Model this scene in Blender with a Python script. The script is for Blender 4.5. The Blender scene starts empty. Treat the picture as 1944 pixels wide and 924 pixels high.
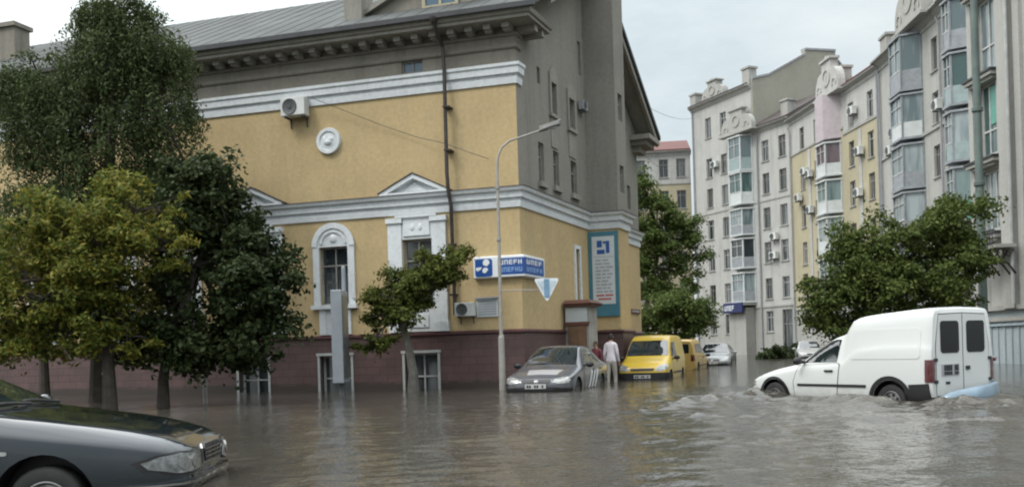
import bpy, bmesh, math, random
import numpy as np
from mathutils import Vector, Matrix
from mathutils.bvhtree import BVHTree

C = bpy.context.scene.collection
PI = math.pi
ZG = -0.32                     # street level; the flood water stands at z = 0

# ------------------------------------------------------------------ materials
def new_mat(name):
    m = bpy.data.materials.new(name); m.use_nodes = True
    nt = m.node_tree; nt.nodes.clear()
    o = nt.nodes.new('ShaderNodeOutputMaterial'); b = nt.nodes.new('ShaderNodeBsdfPrincipled')
    nt.links.new(b.outputs[0], o.inputs[0])
    return m, nt, b

def nd(nt, t, **k):
    n = nt.nodes.new(t)
    for a, v in k.items(): setattr(n, a, v)
    return n

def ramp(nt, fac, stops):
    r = nd(nt, 'ShaderNodeValToRGB'); e = r.color_ramp.elements
    while len(e) < len(stops): e.new(0.5)
    for i, (p, c) in enumerate(stops):
        e[i].position = p; e[i].color = (*c, 1) if len(c) == 3 else c
    nt.links.new(fac, r.inputs[0]); return r.outputs[0]

def noise(nt, scale, detail=4, rough=.55, vec=None, mapping=None):
    n = nd(nt, 'ShaderNodeTexNoise'); n.inputs['Scale'].default_value = scale
    n.inputs['Detail'].default_value = detail; n.inputs['Roughness'].default_value = rough
    if vec is None:
        vec = nd(nt, 'ShaderNodeTexCoord').outputs['Object']
    if mapping:
        mp = nd(nt, 'ShaderNodeMapping'); mp.inputs['Scale'].default_value = mapping
        nt.links.new(vec, mp.inputs[0]); vec = mp.outputs[0]
    nt.links.new(vec, n.inputs['Vector'])
    return n.outputs['Fac']

def mixc(nt, fac, a, b, mode='MIX'):
    m = nd(nt, 'ShaderNodeMix', data_type='RGBA', blend_type=mode)
    for i, v in ((0, fac), (6, a), (7, b)):
        if hasattr(v, 'links') or hasattr(v, 'is_linked'): nt.links.new(v, m.inputs[i])
        else: m.inputs[i].default_value = v if i == 0 else (*v[:3], 1)
    return m.outputs[2]

def bump(nt, b, h, strength=.3, dist=.02):
    n = nd(nt, 'ShaderNodeBump'); n.inputs['Strength'].default_value = strength
    n.inputs['Distance'].default_value = dist
    nt.links.new(h, n.inputs['Height']); nt.links.new(n.outputs[0], b.inputs['Normal'])

def plain(name, col, rough=.6, metal=0, var=.12, scale=3, coat=0, bmp=0, spec=None):
    m, nt, b = new_mat(name)
    f = noise(nt, scale)
    lo = tuple(c * (1 - var) for c in col); hi = tuple(min(1, c * (1 + var)) for c in col)
    nt.links.new(ramp(nt, f, [(.3, lo), (.7, hi)]), b.inputs['Base Color'])
    b.inputs['Roughness'].default_value = rough; b.inputs['Metallic'].default_value = metal
    b.inputs['Coat Weight'].default_value = coat
    if spec is not None: b.inputs['Specular IOR Level'].default_value = spec
    if bmp: bump(nt, b, noise(nt, scale * 12), bmp, .01)
    return m

def plaster(name, col, stain, amount=.5, streak=.4, rough=.9, sc=.55):
    """rendered wall: patchy colour, rain streaks, fine grain"""
    m, nt, b = new_mat(name)
    patch = noise(nt, sc, 6, .65)
    st = noise(nt, 1.0, 5, .7, mapping=(1.6, 1.6, .12))
    fine = noise(nt, 9, 4, .7)
    c1 = tuple(c * .88 for c in col); c2 = tuple(min(1, c * 1.1) for c in col)
    base = ramp(nt, patch, [(.3, c1), (.7, c2)])
    s1 = ramp(nt, st, [(.5, (0, 0, 0)), (.78, (streak,) * 3)])
    base = mixc(nt, s1, base, stain)
    s2 = ramp(nt, patch, [(.56, (0, 0, 0)), (.72, (amount,) * 3)])
    base = mixc(nt, s2, base, tuple((a + c) / 2 for a, c in zip(stain, col)))
    g = ramp(nt, fine, [(.3, (.82,) * 3), (.7, (1.0,) * 3)])
    base = mixc(nt, 1.0, base, g, 'MULTIPLY')
    nt.links.new(base, b.inputs['Base Color']); b.inputs['Roughness'].default_value = rough
    b.inputs['Specular IOR Level'].default_value = .2
    bump(nt, b, fine, .35, .02)
    return m

def tiles(name, c1, c2, mortar, w=.45, h=.22, axis='X', rough=.45):
    m, nt, b = new_mat(name)
    tc = nd(nt, 'ShaderNodeTexCoord'); sp = nd(nt, 'ShaderNodeSeparateXYZ'); cb = nd(nt, 'ShaderNodeCombineXYZ')
    nt.links.new(tc.outputs['Object'], sp.inputs[0])
    nt.links.new(sp.outputs[axis], cb.inputs[0]); nt.links.new(sp.outputs['Z'], cb.inputs[1])
    br = nd(nt, 'ShaderNodeTexBrick'); nt.links.new(cb.outputs[0], br.inputs['Vector'])
    br.inputs['Color1'].default_value = (*c1, 1); br.inputs['Color2'].default_value = (*c2, 1)
    br.inputs['Mortar'].default_value = (*mortar, 1); br.inputs['Scale'].default_value = 1
    br.inputs['Mortar Size'].default_value = .012; br.inputs['Brick Width'].default_value = w
    br.inputs['Row Height'].default_value = h
    f = noise(nt, 1.2, 6, .7)
    g = ramp(nt, f, [(.3, (.7,) * 3), (.7, (1.15,) * 3)])
    nt.links.new(mixc(nt, 1.0, br.outputs['Color'], g, 'MULTIPLY'), b.inputs['Base Color'])
    # flood tide mark: soaked, silt-stained band with a ragged upper edge
    wv = nd(nt, 'ShaderNodeMath', operation='MULTIPLY_ADD'); wv.inputs[1].default_value = .35; nt.links.new(noise(nt, 1.6, 4, .65), wv.inputs[0]); nt.links.new(sp.outputs['Z'], wv.inputs[2])
    wet = ramp(nt, wv.outputs[0], [(.34, (1, 1, 1)), (.40, (0, 0, 0))])
    nt.links.new(mixc(nt, wet, mixc(nt, 1.0, br.outputs['Color'], g, 'MULTIPLY'), (.045, .033, .027)), b.inputs['Base Color'])
    b.inputs['Roughness'].default_value = rough
    bump(nt, b, br.outputs['Fac'], -.5, .01)
    return m

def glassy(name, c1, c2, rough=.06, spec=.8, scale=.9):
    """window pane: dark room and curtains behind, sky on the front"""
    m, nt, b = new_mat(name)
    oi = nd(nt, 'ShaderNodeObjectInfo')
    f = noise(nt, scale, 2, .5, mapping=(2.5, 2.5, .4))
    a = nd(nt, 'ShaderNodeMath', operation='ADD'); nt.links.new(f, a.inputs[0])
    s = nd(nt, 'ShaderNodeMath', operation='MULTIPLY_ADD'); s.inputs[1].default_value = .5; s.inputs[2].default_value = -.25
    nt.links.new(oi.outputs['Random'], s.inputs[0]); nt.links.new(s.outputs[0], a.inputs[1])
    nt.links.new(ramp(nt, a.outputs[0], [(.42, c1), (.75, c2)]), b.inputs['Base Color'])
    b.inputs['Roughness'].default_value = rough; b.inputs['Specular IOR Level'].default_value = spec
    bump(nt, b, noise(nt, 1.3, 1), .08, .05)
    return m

def leafmat(name, cols, rough=.55, trans=.3):
    m = bpy.data.materials.new(name); m.use_nodes = True
    nt = m.node_tree; nt.nodes.clear()
    o = nd(nt, 'ShaderNodeOutputMaterial'); b = nd(nt, 'ShaderNodeBsdfPrincipled'); t = nd(nt, 'ShaderNodeBsdfTranslucent')
    mx = nd(nt, 'ShaderNodeMixShader'); mx.inputs[0].default_value = trans
    geo = nd(nt, 'ShaderNodeNewGeometry')
    f = noise(nt, .55, 3, .6)
    a = nd(nt, 'ShaderNodeMath', operation='MULTIPLY_ADD'); a.inputs[1].default_value = .55
    nt.links.new(geo.outputs['Random Per Island'], a.inputs[0])
    h = nd(nt, 'ShaderNodeMath', operation='MULTIPLY'); h.inputs[1].default_value = .5
    nt.links.new(f, h.inputs[0]); nt.links.new(h.outputs[0], a.inputs[2])
    n = len(cols)
    col = ramp(nt, a.outputs[0], [(.15 + .7 * i / (n - 1), c) for i, c in enumerate(cols)])
    nt.links.new(col, b.inputs['Base Color']); nt.links.new(col, t.inputs['Color'])
    b.inputs['Roughness'].default_value = rough; b.inputs['Specular IOR Level'].default_value = .12
    nt.links.new(b.outputs[0], mx.inputs[1]); nt.links.new(t.outputs[0], mx.inputs[2]); nt.links.new(mx.outputs[0], o.inputs[0])
    return m

def carpaint(name, col, rough=.28, dirt=(.16, .13, .1), damt=.5, metal=0., coat=.6, zt=.75):
    m, nt, b = new_mat(name)
    tc = nd(nt, 'ShaderNodeTexCoord'); sp = nd(nt, 'ShaderNodeSeparateXYZ'); nt.links.new(tc.outputs['Object'], sp.inputs[0])
    f = noise(nt, 5, 5, .7)
    mr = nd(nt, 'ShaderNodeMapRange'); mr.inputs[1].default_value = zt; mr.inputs[2].default_value = .3
    nt.links.new(sp.outputs['Z'], mr.inputs[0])
    k = nd(nt, 'ShaderNodeMath', operation='MULTIPLY'); nt.links.new(mr.outputs[0], k.inputs[0])
    d = ramp(nt, f, [(.35, (0, 0, 0)), (.7, (damt,) * 3)])
    nt.links.new(d, k.inputs[1])
    nt.links.new(mixc(nt, k.outputs[0], col, dirt), b.inputs['Base Color'])
    b.inputs['Roughness'].default_value = rough; b.inputs['Metallic'].default_value = metal
    b.inputs['Coat Weight'].default_value = coat; b.inputs['Coat Roughness'].default_value = .06
    return m

M = {}
M['yellow'] = plaster('yellow_render', (.52, .40, .22), (.33, .28, .18), .6, .42)
M['greywall'] = plaster('grey_render', (.265, .256, .225), (.12, .115, .1), .6, .5)
M['atticwall'] = plaster('attic_render', (.26, .243, .205), (.11, .105, .09), .8, .6, sc=1.1)
M['eave'] = plaster('eave_render', (.30, .29, .255), (.13, .125, .11), .6, .5, sc=1.2)
M['trim'] = plaster('white_trim', (.70, .735, .755), (.45, .465, .475), .25, .3)
M['plinth'] = tiles('maroon_plinth_tiles', (.118, .07, .066), (.098, .06, .056), (.068, .044, .042))
M['plinthside'] = tiles('maroon_side_tiles', (.118, .07, .066), (.098, .06, .056), (.068, .044, .042), axis='Y')
M['plinthcap'] = plain('maroon_coping', (.075, .03, .032), .5, var=.25)
M['roof'] = plain('weathered_roof_sheet', (.072, .079, .078), .75, metal=0, var=.28, scale=.8, spec=.25)
M['roofdark'] = plain('dark_gutter', (.03, .032, .036), .5, var=.3)
M['pipe'] = plain('rusty_downpipe', (.035, .028, .026), .5, var=.4, scale=4)
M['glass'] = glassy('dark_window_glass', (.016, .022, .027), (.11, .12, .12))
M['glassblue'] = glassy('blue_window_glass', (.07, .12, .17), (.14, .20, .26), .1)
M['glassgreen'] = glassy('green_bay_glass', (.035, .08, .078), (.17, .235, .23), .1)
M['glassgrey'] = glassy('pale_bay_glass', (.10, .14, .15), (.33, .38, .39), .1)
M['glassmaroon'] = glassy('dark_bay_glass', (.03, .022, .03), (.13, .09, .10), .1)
M['bayteal'] = plain('teal_bay_panel', (.26, .33, .33), .5, var=.15)
M['baywhite'] = plain('white_bay_panel', (.52, .55, .55), .5, var=.1)
M['baypink'] = plain('pink_bay_panel', (.42, .37, .39), .6, var=.1)
M['baygreen'] = plain('green_bay_panel', (.10, .30, .24), .5, var=.15)
M['baygrey'] = plain('grey_bay_panel', (.25, .27, .29), .5, var=.2)
M['frame'] = plain('white_window_frame', (.41, .42, .41), .5, var=.15)
M['framegrey'] = plain('old_grey_window_frame', (.24, .23, .21), .7, var=.3)
M['acbody'] = plain('air_conditioner_white', (.58, .60, .58), .45, var=.1)
M['acgrille'] = plain('air_conditioner_grille', (.07, .075, .08), .5, var=.3)
M['black'] = plain('black_plastic', (.014, .014, .015), .5, var=.3)
M['rubber'] = plain('tyre_rubber', (.016, .016, .016), .75, var=.3, scale=10)
M['rim'] = plain('wheel_silver', (.26, .26, .255), .35, metal=.6, var=.2, scale=8)
M['chrome'] = plain('bright_metal', (.55, .56, .57), .2, metal=1, var=.05)
M['carglass'] = plain('car_window_glass', (.014, .02, .022), .03, var=.3, spec=.5, coat=.3)
for _n in M['carglass'].node_tree.nodes:
    if _n.type == 'BSDF_PRINCIPLED': _n.inputs['IOR'].default_value = 2.1
M['tintglass'] = plain('tinted_rear_glass', (.006, .007, .008), .12, var=.3, spec=.3)
M['lamp'] = plain('headlight_lens', (.27, .28, .27), .1, var=.25, scale=9, coat=1, spec=.9)
M['lampclear'] = plain('clear_headlamp_cover', (.13, .14, .14), .06, var=.6, scale=22, coat=1, spec=.9)
M['taillamp'] = plain('red_tail_lens', (.075, .008, .01), .15, var=.3, coat=1)
M['plate'] = plain('number_plate_white', (.45, .45, .44), .5, var=.05)
M['ink'] = plain('black_lettering', (.02, .02, .022), .6, var=.1)
M['greyink'] = plain('grey_lettering', (.30, .31, .33), .7, var=.1)
M['redink'] = plain('red_lettering', (.42, .10, .10), .7, var=.1)
M['signblue'] = plain('sign_blue', (.012, .07, .27), .4, var=.12)
M['signwhite'] = plain('sign_white', (.70, .73, .75), .4, var=.05)
M['lightblue'] = plain('pale_blue_lettering', (.22, .36, .60), .4, var=.1)
M['teal'] = plain('banner_teal', (.045, .16, .215), .6, var=.12)
M['bannerwhite'] = plain('banner_panel', (.50, .55, .57), .6, var=.06)
M['bark'] = plain('tree_bark', (.05, .042, .034), .9, var=.4, scale=5, bmp=.8)
M['barkpale'] = plain('whitewashed_bark', (.10, .095, .085), .9, var=.35, scale=6, bmp=.6)
M['postcream'] = plain('cream_painted_post', (.30, .285, .26), .55, var=.14, scale=5)
M['postgreen'] = plain('grey_green_post', (.09, .125, .115), .5, var=.2, scale=3)
M['metalgrey'] = plain('grey_painted_metal', (.27, .30, .33), .4, var=.1)
M['slate'] = plain('dark_roof_sheet', (.058, .047, .046), .6, var=.3)
M['redroof'] = plain('red_roof_tiles', (.115, .04, .034), .7, var=.25, scale=6)
M['aptgrey'] = plaster('pale_grey_render', (.40, .40, .375), (.2, .19, .18), .55, .6)
M['aptwhite'] = plaster('white_render', (.47, .47, .45), (.22, .21, .20), .5, .6)
M['aptcream'] = plaster('cream_render', (.44, .40, .285), (.33, .29, .2), .45, .4)
M['aptfire'] = plaster('blank_beige_render', (.35, .345, .29), (.26, .25, .22), .6, .3)
M['aptnear'] = plaster('near_grey_render', (.43, .43, .405), (.2, .2, .19), .5, .65)
M['aptbase'] = plaster('bluish_base_render', (.44, .50, .53), (.24, .28, .30), .5, .4)
M['basegate'] = plain('blue_grey_gate', (.33, .40, .44), .6, var=.1)
M['concrete'] = plain('concrete', (.30, .29, .27), .9, var=.2, bmp=.4)
M['doorbrown'] = plain('brown_door_panels', (.17, .10, .06), .6, var=.25)
M['brownsign'] = plain('brown_sign', (.12, .05, .035), .6, var=.2)
M['cable'] = plain('black_cable', (.05, .05, .048), .6, var=.2)

# ------------------------------------------------------------------ mesh helpers
def frame(ox=0, oy=0, oz=0, ang=0):
    return Matrix.Translation((ox, oy, oz)) @ Matrix.Rotation(ang, 4, 'Z')

class MB:
    def __init__(s, M=None): s.v = []; s.f = []; s.mi = []; s.M = M or Matrix(); s.m = 0
    def _add(s, vs, fs):
        b = len(s.v)
        s.v += [tuple(s.M @ Vector(p)) for p in vs]
        s.f += [[b + i for i in f] for f in fs]; s.mi += [s.m] * len(fs); return s
    def quad(s, *p): return s._add(p, [list(range(len(p)))])
    def box(s, x0, x1, y0, y1, z0, z1, bev=0):
        if x0 > x1: x0, x1 = x1, x0
        if y0 > y1: y0, y1 = y1, y0
        if z0 > z1: z0, z1 = z1, z0
        if bev:
            return s.loft([[(x0 + i, y0 + i, z), (x1 - i, y0 + i, z), (x1 - i, y1 - i, z), (x0 + i, y1 - i, z)]
                           for i, z in ((bev, z0), (0, z0 + bev), (0, z1 - bev), (bev, z1))])
        v = [(x0, y0, z0), (x1, y0, z0), (x1, y1, z0), (x0, y1, z0), (x0, y0, z1), (x1, y0, z1), (x1, y1, z1), (x0, y1, z1)]
        return s._add(v, [[0, 3, 2, 1], [4, 5, 6, 7], [0, 1, 5, 4], [1, 2, 6, 5], [2, 3, 7, 6], [3, 0, 4, 7]])
    def loft(s, rings, closed=True, caps=True):
        n = len(rings[0]); vs = [p for r in rings for p in r]; fs = []
        for i in range(len(rings) - 1):
            for j in range(n if closed else n - 1):
                k = (j + 1) % n
                fs.append([i * n + j, i * n + k, (i + 1) * n + k, (i + 1) * n + j])
        if caps: fs.append(list(range(n))[::-1]); fs.append([(len(rings) - 1) * n + j for j in range(n)])
        return s._add(vs, fs)
    def prism(s, pts, y0, y1):
        """polygon in x,z pushed from y0 to y1"""
        return s.loft([[(x, y0, z) for x, z in pts], [(x, y1, z) for x, z in pts]])
    def hprism(s, pts, z0, z1):
        return s.loft([[(x, y, z0) for x, y in pts], [(x, y, z1) for x, y in pts]])
    def tube(s, path, r, n=8, caps=True):
        path = [Vector(p) for p in path]
        rs = r if isinstance(r, (list, tuple)) else [r] * len(path)
        rings = []; ref = None
        for i, p in enumerate(path):
            t = (path[min(i + 1, len(path) - 1)] - path[max(i - 1, 0)])
            t = t.normalized() if t.length > 1e-9 else Vector((0, 0, 1))
            if ref is None: ref = t.orthogonal().normalized()
            a = (ref - t * ref.dot(t)); a = a.normalized() if a.length > 1e-6 else t.orthogonal().normalized(); ref = a
            b = t.cross(a)
            rings.append([tuple(p + (a * math.cos(2 * PI * k / n) + b * math.sin(2 * PI * k / n)) * rs[i]) for k in range(n)])
        return s.loft(rings, True, caps)
    def lathe(s, prof, c=(0, 0, 0), axis='Z', n=20, caps=False):
        rings = []
        for r, h in prof:
            ring = []
            for k in range(n):
                a = 2 * PI * k / n; u, w = r * math.cos(a), r * math.sin(a)
                p = (u, w, h) if axis == 'Z' else ((u, h, w) if axis == 'Y' else (h, u, w))
                ring.append((p[0] + c[0], p[1] + c[1], p[2] + c[2]))
            rings.append(ring)
        return s.loft(rings, True, caps)
    def ball(s, c, rx, ry, rz, n=10, m=7):
        rings = [[(c[0] + rx * math.sin(PI * i / m) * math.cos(2 * PI * k / n), c[1] + ry * math.sin(PI * i / m) * math.sin(2 * PI * k / n),
                   c[2] + rz * math.cos(PI * i / m)) for k in range(n)] for i in range(1, m)]
        rings.insert(0, [(c[0], c[1], c[2] + rz)] * n); rings.append([(c[0], c[1], c[2] - rz)] * n)
        return s.loft(rings, True, False)
    def build(s, name, mat, parent=None, smooth=False, sharp=35):
        me = bpy.data.meshes.new(name); me.from_pydata(s.v, [], s.f); 
        mats = mat if isinstance(mat, (list, tuple)) else [mat]
        for k in mats: me.materials.append(k if not isinstance(k, str) else M[k])
        if any(s.mi): me.polygons.foreach_set('material_index', s.mi)
        bm = bmesh.new(); bm.from_mesh(me)
        bmesh.ops.remove_doubles(bm, verts=bm.verts, dist=1e-5)
        bmesh.ops.dissolve_degenerate(bm, edges=bm.edges, dist=1e-6)
        bmesh.ops.recalc_face_normals(bm, faces=bm.faces); bm.to_mesh(me); bm.free()
        if smooth:
            me.shade_smooth(); me.set_sharp_from_angle(angle=math.radians(sharp))
        return link(name, me, parent)

def link(name, me, parent=None):
    o = bpy.data.objects.new(name, me); C.objects.link(o)
    if parent is not None: o.parent = parent
    return o

def tag(o, label=None, cat=None, group=None, kind=None):
    if label: o['label'] = label
    if cat: o['category'] = cat
    if group: o['group'] = group
    if kind: o['kind'] = kind
    return o

def thing(name, label, cat, loc=(0, 0, 0), rz=0, group=None):
    o = bpy.data.objects.new(name, None); C.objects.link(o)
    o.location = loc; o.rotation_euler = (0, 0, rz); o.empty_display_size = .2
    return tag(o, label, cat, group)

def copy_tree(o, parent=None):
    c = o.copy(); C.objects.link(c)
    if parent is not None: c.parent = parent
    for ch in list(o.children): copy_tree(ch, c)
    return c

def wall(mb, x0, x1, z0, z1, holes=(), depth=.18, y=0):
    """front sheet at y facing -y with rectangular openings and their reveals"""
    holes = [h for h in holes if h[0] < x1 and h[1] > x0 and h[2] < z1 and h[3] > z0]
    xs = sorted({x0, x1, *[min(max(v, x0), x1) for h in holes for v in h[:2]]})
    zs = sorted({z0, z1, *[min(max(v, z0), z1) for h in holes for v in h[2:4]]})
    for i in range(len(xs) - 1):
        for j in range(len(zs) - 1):
            cx, cz = (xs[i] + xs[i + 1]) / 2, (zs[j] + zs[j + 1]) / 2
            if any(h[0] < cx < h[1] and h[2] < cz < h[3] for h in holes): continue
            mb.quad((xs[i], y, zs[j]), (xs[i + 1], y, zs[j]), (xs[i + 1], y, zs[j + 1]), (xs[i], y, zs[j + 1]))
    for a, b, c, d in [h[:4] for h in holes]:
        a, b, c, d = max(a, x0), min(b, x1), max(c, z0), min(d, z1); e = y + depth
        mb.quad((a, y, c), (a, y, d), (a, e, d), (a, e, c)); mb.quad((b, y, c), (b, e, c), (b, e, d), (b, y, d))
        mb.quad((a, y, c), (a, e, c), (b, e, c), (b, y, c)); mb.quad((a, y, d), (b, y, d), (b, e, d), (a, e, d))

def window(root, F, x0, x1, z0, z1, y=.12, fm='frame', gm='glass', vbars=(.5,), hbars=(), fw=.06, sill=None, name='window'):
    mb = MB(F)
    mb.box(x0, x0 + fw, y - .05, y + .04, z0, z1); mb.box(x1 - fw, x1, y - .05, y + .04, z0, z1)
    mb.box(x0 + fw, x1 - fw, y - .05, y + .04, z0, z0 + fw); mb.box(x0 + fw, x1 - fw, y - .05, y + .04, z1 - fw, z1)
    for v in vbars:
        c = x0 + (x1 - x0) * v; mb.box(c - fw * .4, c + fw * .4, y - .04, y + .035, z0 + fw, z1 - fw)
    for h in hbars:
        c = z0 + (z1 - z0) * h; mb.box(x0 + fw, x1 - fw, y - .043, y + .033, c - fw * .4, c + fw * .4)
    w = mb.build(name, fm, root)
    p = MB(F); p.box(x0 + .01, x1 - .01, y, y + .02, z0 + .01, z1 - .01); p.build('pane', gm, w)
    if sill:
        s = MB(F); s.box(x0 - .08, x1 + .08, -.1, y - .051, z0 - .07, z0 - .003); s.build('sill', sill, w)
    return w

def arc(cx, cz, r, a0, a1, n=16, rz=None):
    rz = rz or r
    return [(cx + r * math.cos(a0 + (a1 - a0) * i / n), cz + rz * math.sin(a0 + (a1 - a0) * i / n)) for i in range(n + 1)]
def offset_path(path, d):
    """shift a plan polyline d to the right of travel, mitred"""
    P = [Vector((p[0], p[1])) for p in path]; out = []
    for i, p in enumerate(P):
        ns = []
        for a, b in ((i - 1, i), (i, i + 1)):
            if 0 <= a and b < len(P):
                t = (P[b] - P[a]).normalized(); ns.append(Vector((t.y, -t.x)))
        if len(ns) == 1: out.append(p + ns[0] * d)
        else:
            m = (ns[0] + ns[1]).normalized(); out.append(p + m * (d / max(.3, m.dot(ns[0]))))
    return out

def moulding(mb, path, prof, back=-.05):
    """profile [(out, z)] bottom to top swept along a plan polyline"""
    offs = {}
    pts = [(back, prof[0][1])] + list(prof) + [(back, prof[-1][1])]
    rings = []
    cols = [offset_path(path, o) for o, z in pts]
    for i in range(len(path)):
        rings.append([(cols[k][i].x, cols[k][i].y, pts[k][1]) for k in range(len(pts))])
    mb.loft(rings)

# ================================================================== corner building
BO = (.32, 26.0); BROT = math.atan2(-.287, .958)
bld = thing('corner_building', 'yellow and grey corner building with white cornices, maroon tiled base and grey roof', 'building', (BO[0], BO[1], 0), BROT)
F0 = Matrix(); SA = math.radians(84.03); SF = frame(0, 0, 0, SA)
sd = Vector((math.cos(SA), math.sin(SA)))
XL = -30.0
T0 = sd * 6.05; T1 = T0 + Vector((1.03, 0)); T2 = T1 + sd * 1.2; T3 = sd * 7.25; SE = sd * 12.6
TF = frame(T0.x, T0.y, 0, 0)                # front face of the stair tower
TS = frame(T1.x, T1.y, 0, SA)               # its street face
full = [(XL, 0), (0, 0), T0, T1, T2, T3, SE]

AR = [-5.65, -10.8, -15.95, -21.1]; PO = [-3.03, -8.2, -13.3, -18.5, -23.7]
arch_h = [(c - .46, c + .46, 2.5, 4.18) for c in AR]
port_h = [(c - .44, c + .44, 2.25, 4.24) for c in PO]
base_h = [(c - .5, c + .5, ZG + .02, 1.02) for c in (-3.0, -5.68, -8.4)]
attic_h = [(-3.36, -2.71, 8.96, 9.3)] + [(c - .32, c + .32, 8.96, 9.3) for c in (-12.6, -16.6)]
side_low = [(4.62, 5.0, 2.55, 4.2)]
side_up = [(1.6, 2.05, 5.9, 7.05), (2.85, 3.35, 5.95, 7.02), (4.45, 5.05, 5.95, 7.0), (2.74, 3.18, 8.1, 9.06), (4.36, 4.9, 8.0, 8.96),
           (1.66, 1.9, 8.77, 9.24), (9.4, 9.9, 6.3, 7.2), (11.0, 11.5, 6.3, 7.2), (10.2, 10.7, 7.9, 8.8)]
slit = (5.5, 5.8, 10.0, 11.1)

mb = MB(); wall(mb, XL, 0, 1.58, 5.0, arch_h + port_h); wall(mb, XL, 0, 5.45, 8.36)
mb.M = SF; wall(mb, 0, 6.05, 1.58, 5.0, side_low); wall(mb, 7.25, 12.6, 1.58, 5.0)
mb.M = TF; wall(mb, 0, 1.03, 1.58, 5.0); mb.M = TS; wall(mb, 0, 1.2, 1.58, 5.0)
mb.M = Matrix(); mb.quad((T3.x, T3.y, 1.58), (T2.x, T2.y, 1.58), (T2.x, T2.y, 5), (T3.x, T3.y, 5))
mb.quad((XL, 0, ZG), (XL, 12, ZG), (XL, 12, 9), (XL, 0, 9)); mb.quad((SE.x, SE.y, ZG), (XL, SE.y, ZG), (XL, SE.y, 9.4), (SE.x, SE.y, 9.4))
mb.build('wall', 'yellow', bld)

mb = MB(SF); wall(mb, 0, 6.05, 5.45, 9.45, side_up); wall(mb, 7.25, 12.6, 5.45, 9.45, side_up)
mb.quad((0, 0, 9.45), (3, 0, 9.45), (3, 0, 11.9), (0, 0, 10.32)); wall(mb, 3, 8, 9.45, 11.2, [slit])
mb.quad((3, 0, 11.2), (8, 0, 11.2), (8, 0, 12.1), (5.83, 0, 13.38), (3, 0, 11.9)); mb.quad((8, 0, 9.45), (12.6, 0, 9.45), (8, 0, 12.1))
mb.M = TF; wall(mb, 0, 1.03, 5.45, 14.6); mb.M = TS; wall(mb, 0, 1.2, 5.45, 14.6, [(.35, .85, 6.2, 7.1), (.35, .85, 8.6, 9.5)])
mb.M = Matrix(); mb.quad((T3.x, T3.y, 5.45), (T2.x, T2.y, 5.45), (T2.x, T2.y, 14.6), (T3.x, T3.y, 14.6))
mb.quad((T0.x, T0.y, 14.6), (T1.x, T1.y, 14.6), (T2.x, T2.y, 14.6), (T3.x, T3.y, 14.6))
mb.build('gable_wall', 'greywall', bld)
mb = MB(); wall(mb, XL, 0, 8.88, 9.9, attic_h); mb.build('attic_wall', 'atticwall', bld)

mb = MB(); wall(mb, XL, .06, ZG - .3, 1.5, base_h, .3, -.06)
mb.build('plinth', 'plinth', bld)
mb = MB(SF); wall(mb, -.06, 6.05, ZG - .3, 1.5, (), .2, -.06); wall(mb, 7.25, 12.6, ZG - .3, 1.5, (), .2, -.06)
mb.M = TF; wall(mb, 0, 1.09, ZG - .3, 1.5, (), .2, -.06); mb.M = TS; wall(mb, -.06, 1.2, ZG - .3, 1.5, (), .2, -.06)
mb.build('plinth', 'plinthside', bld)
mb = MB(); moulding(mb, full, [(.07, 1.49), (.12, 1.52), (.12, 1.57), (.01, 1.61)]); mb.build('plinth_coping', 'plinthcap', bld)

mb = MB()
moulding(mb, full, [(.05, 4.95), (.07, 5.1), (.035, 5.12), (.035, 5.19), (.12, 5.21), (.13, 5.36), (.2, 5.39), (.23, 5.46), (.23, 5.48)])
mb.build('cornice', 'trim', bld)
mb = MB(); moulding(mb, full, [(.25, 5.483), (.25, 5.5), (.0, 5.54)]); mb.build('cornice_flashing', 'slate', bld)
up = [(XL, 0), (0, 0), sd * .35]
mb = MB(); moulding(mb, up, [(.05, 8.33), (.07, 8.5), (.035, 8.52), (.035, 8.58), (.12, 8.6), (.13, 8.76), (.17, 8.8), (.17, 8.88), (.0, 8.92)])
mb.build('cornice', 'trim', bld)
mb = MB(); moulding(mb, up, [(.05, 9.3), (.08, 9.33), (.08, 9.4), (.03, 9.42), (.03, 9.62), (.1, 9.64), (.1, 9.7)]); mb.build('attic_ledge', 'atticwall', bld)
ev = [(XL, 0), (0, 0), sd * 1.1]
mb = MB(); moulding(mb, ev, [(.1, 9.88), (.62, 9.9), (.66, 9.9), (.66, 9.98), (.72, 10.0), (.76, 10.1), (.1, 10.16)])
mb.build('eaves_cornice', 'eave', bld)
mb = MB()
for k in range(56):
    x = -.12 - k * .53
    mb.box(x - .1, x + .1, -.46, -.02, 9.75, 9.895); mb.box(x - .09, x + .09, -.36, -.02, 9.70, 9.749)
mb.M = SF
for x in (.2, .73): mb.box(x - .11, x + .11, -.58, -.02, 9.72, 9.895)
mb.build('eaves_brackets', 'eave', bld)
mb = MB(); mb.box(XL, .8, -.86, -.74, 10.1, 10.22); mb.build('gutter', 'roofdark', bld)

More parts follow.
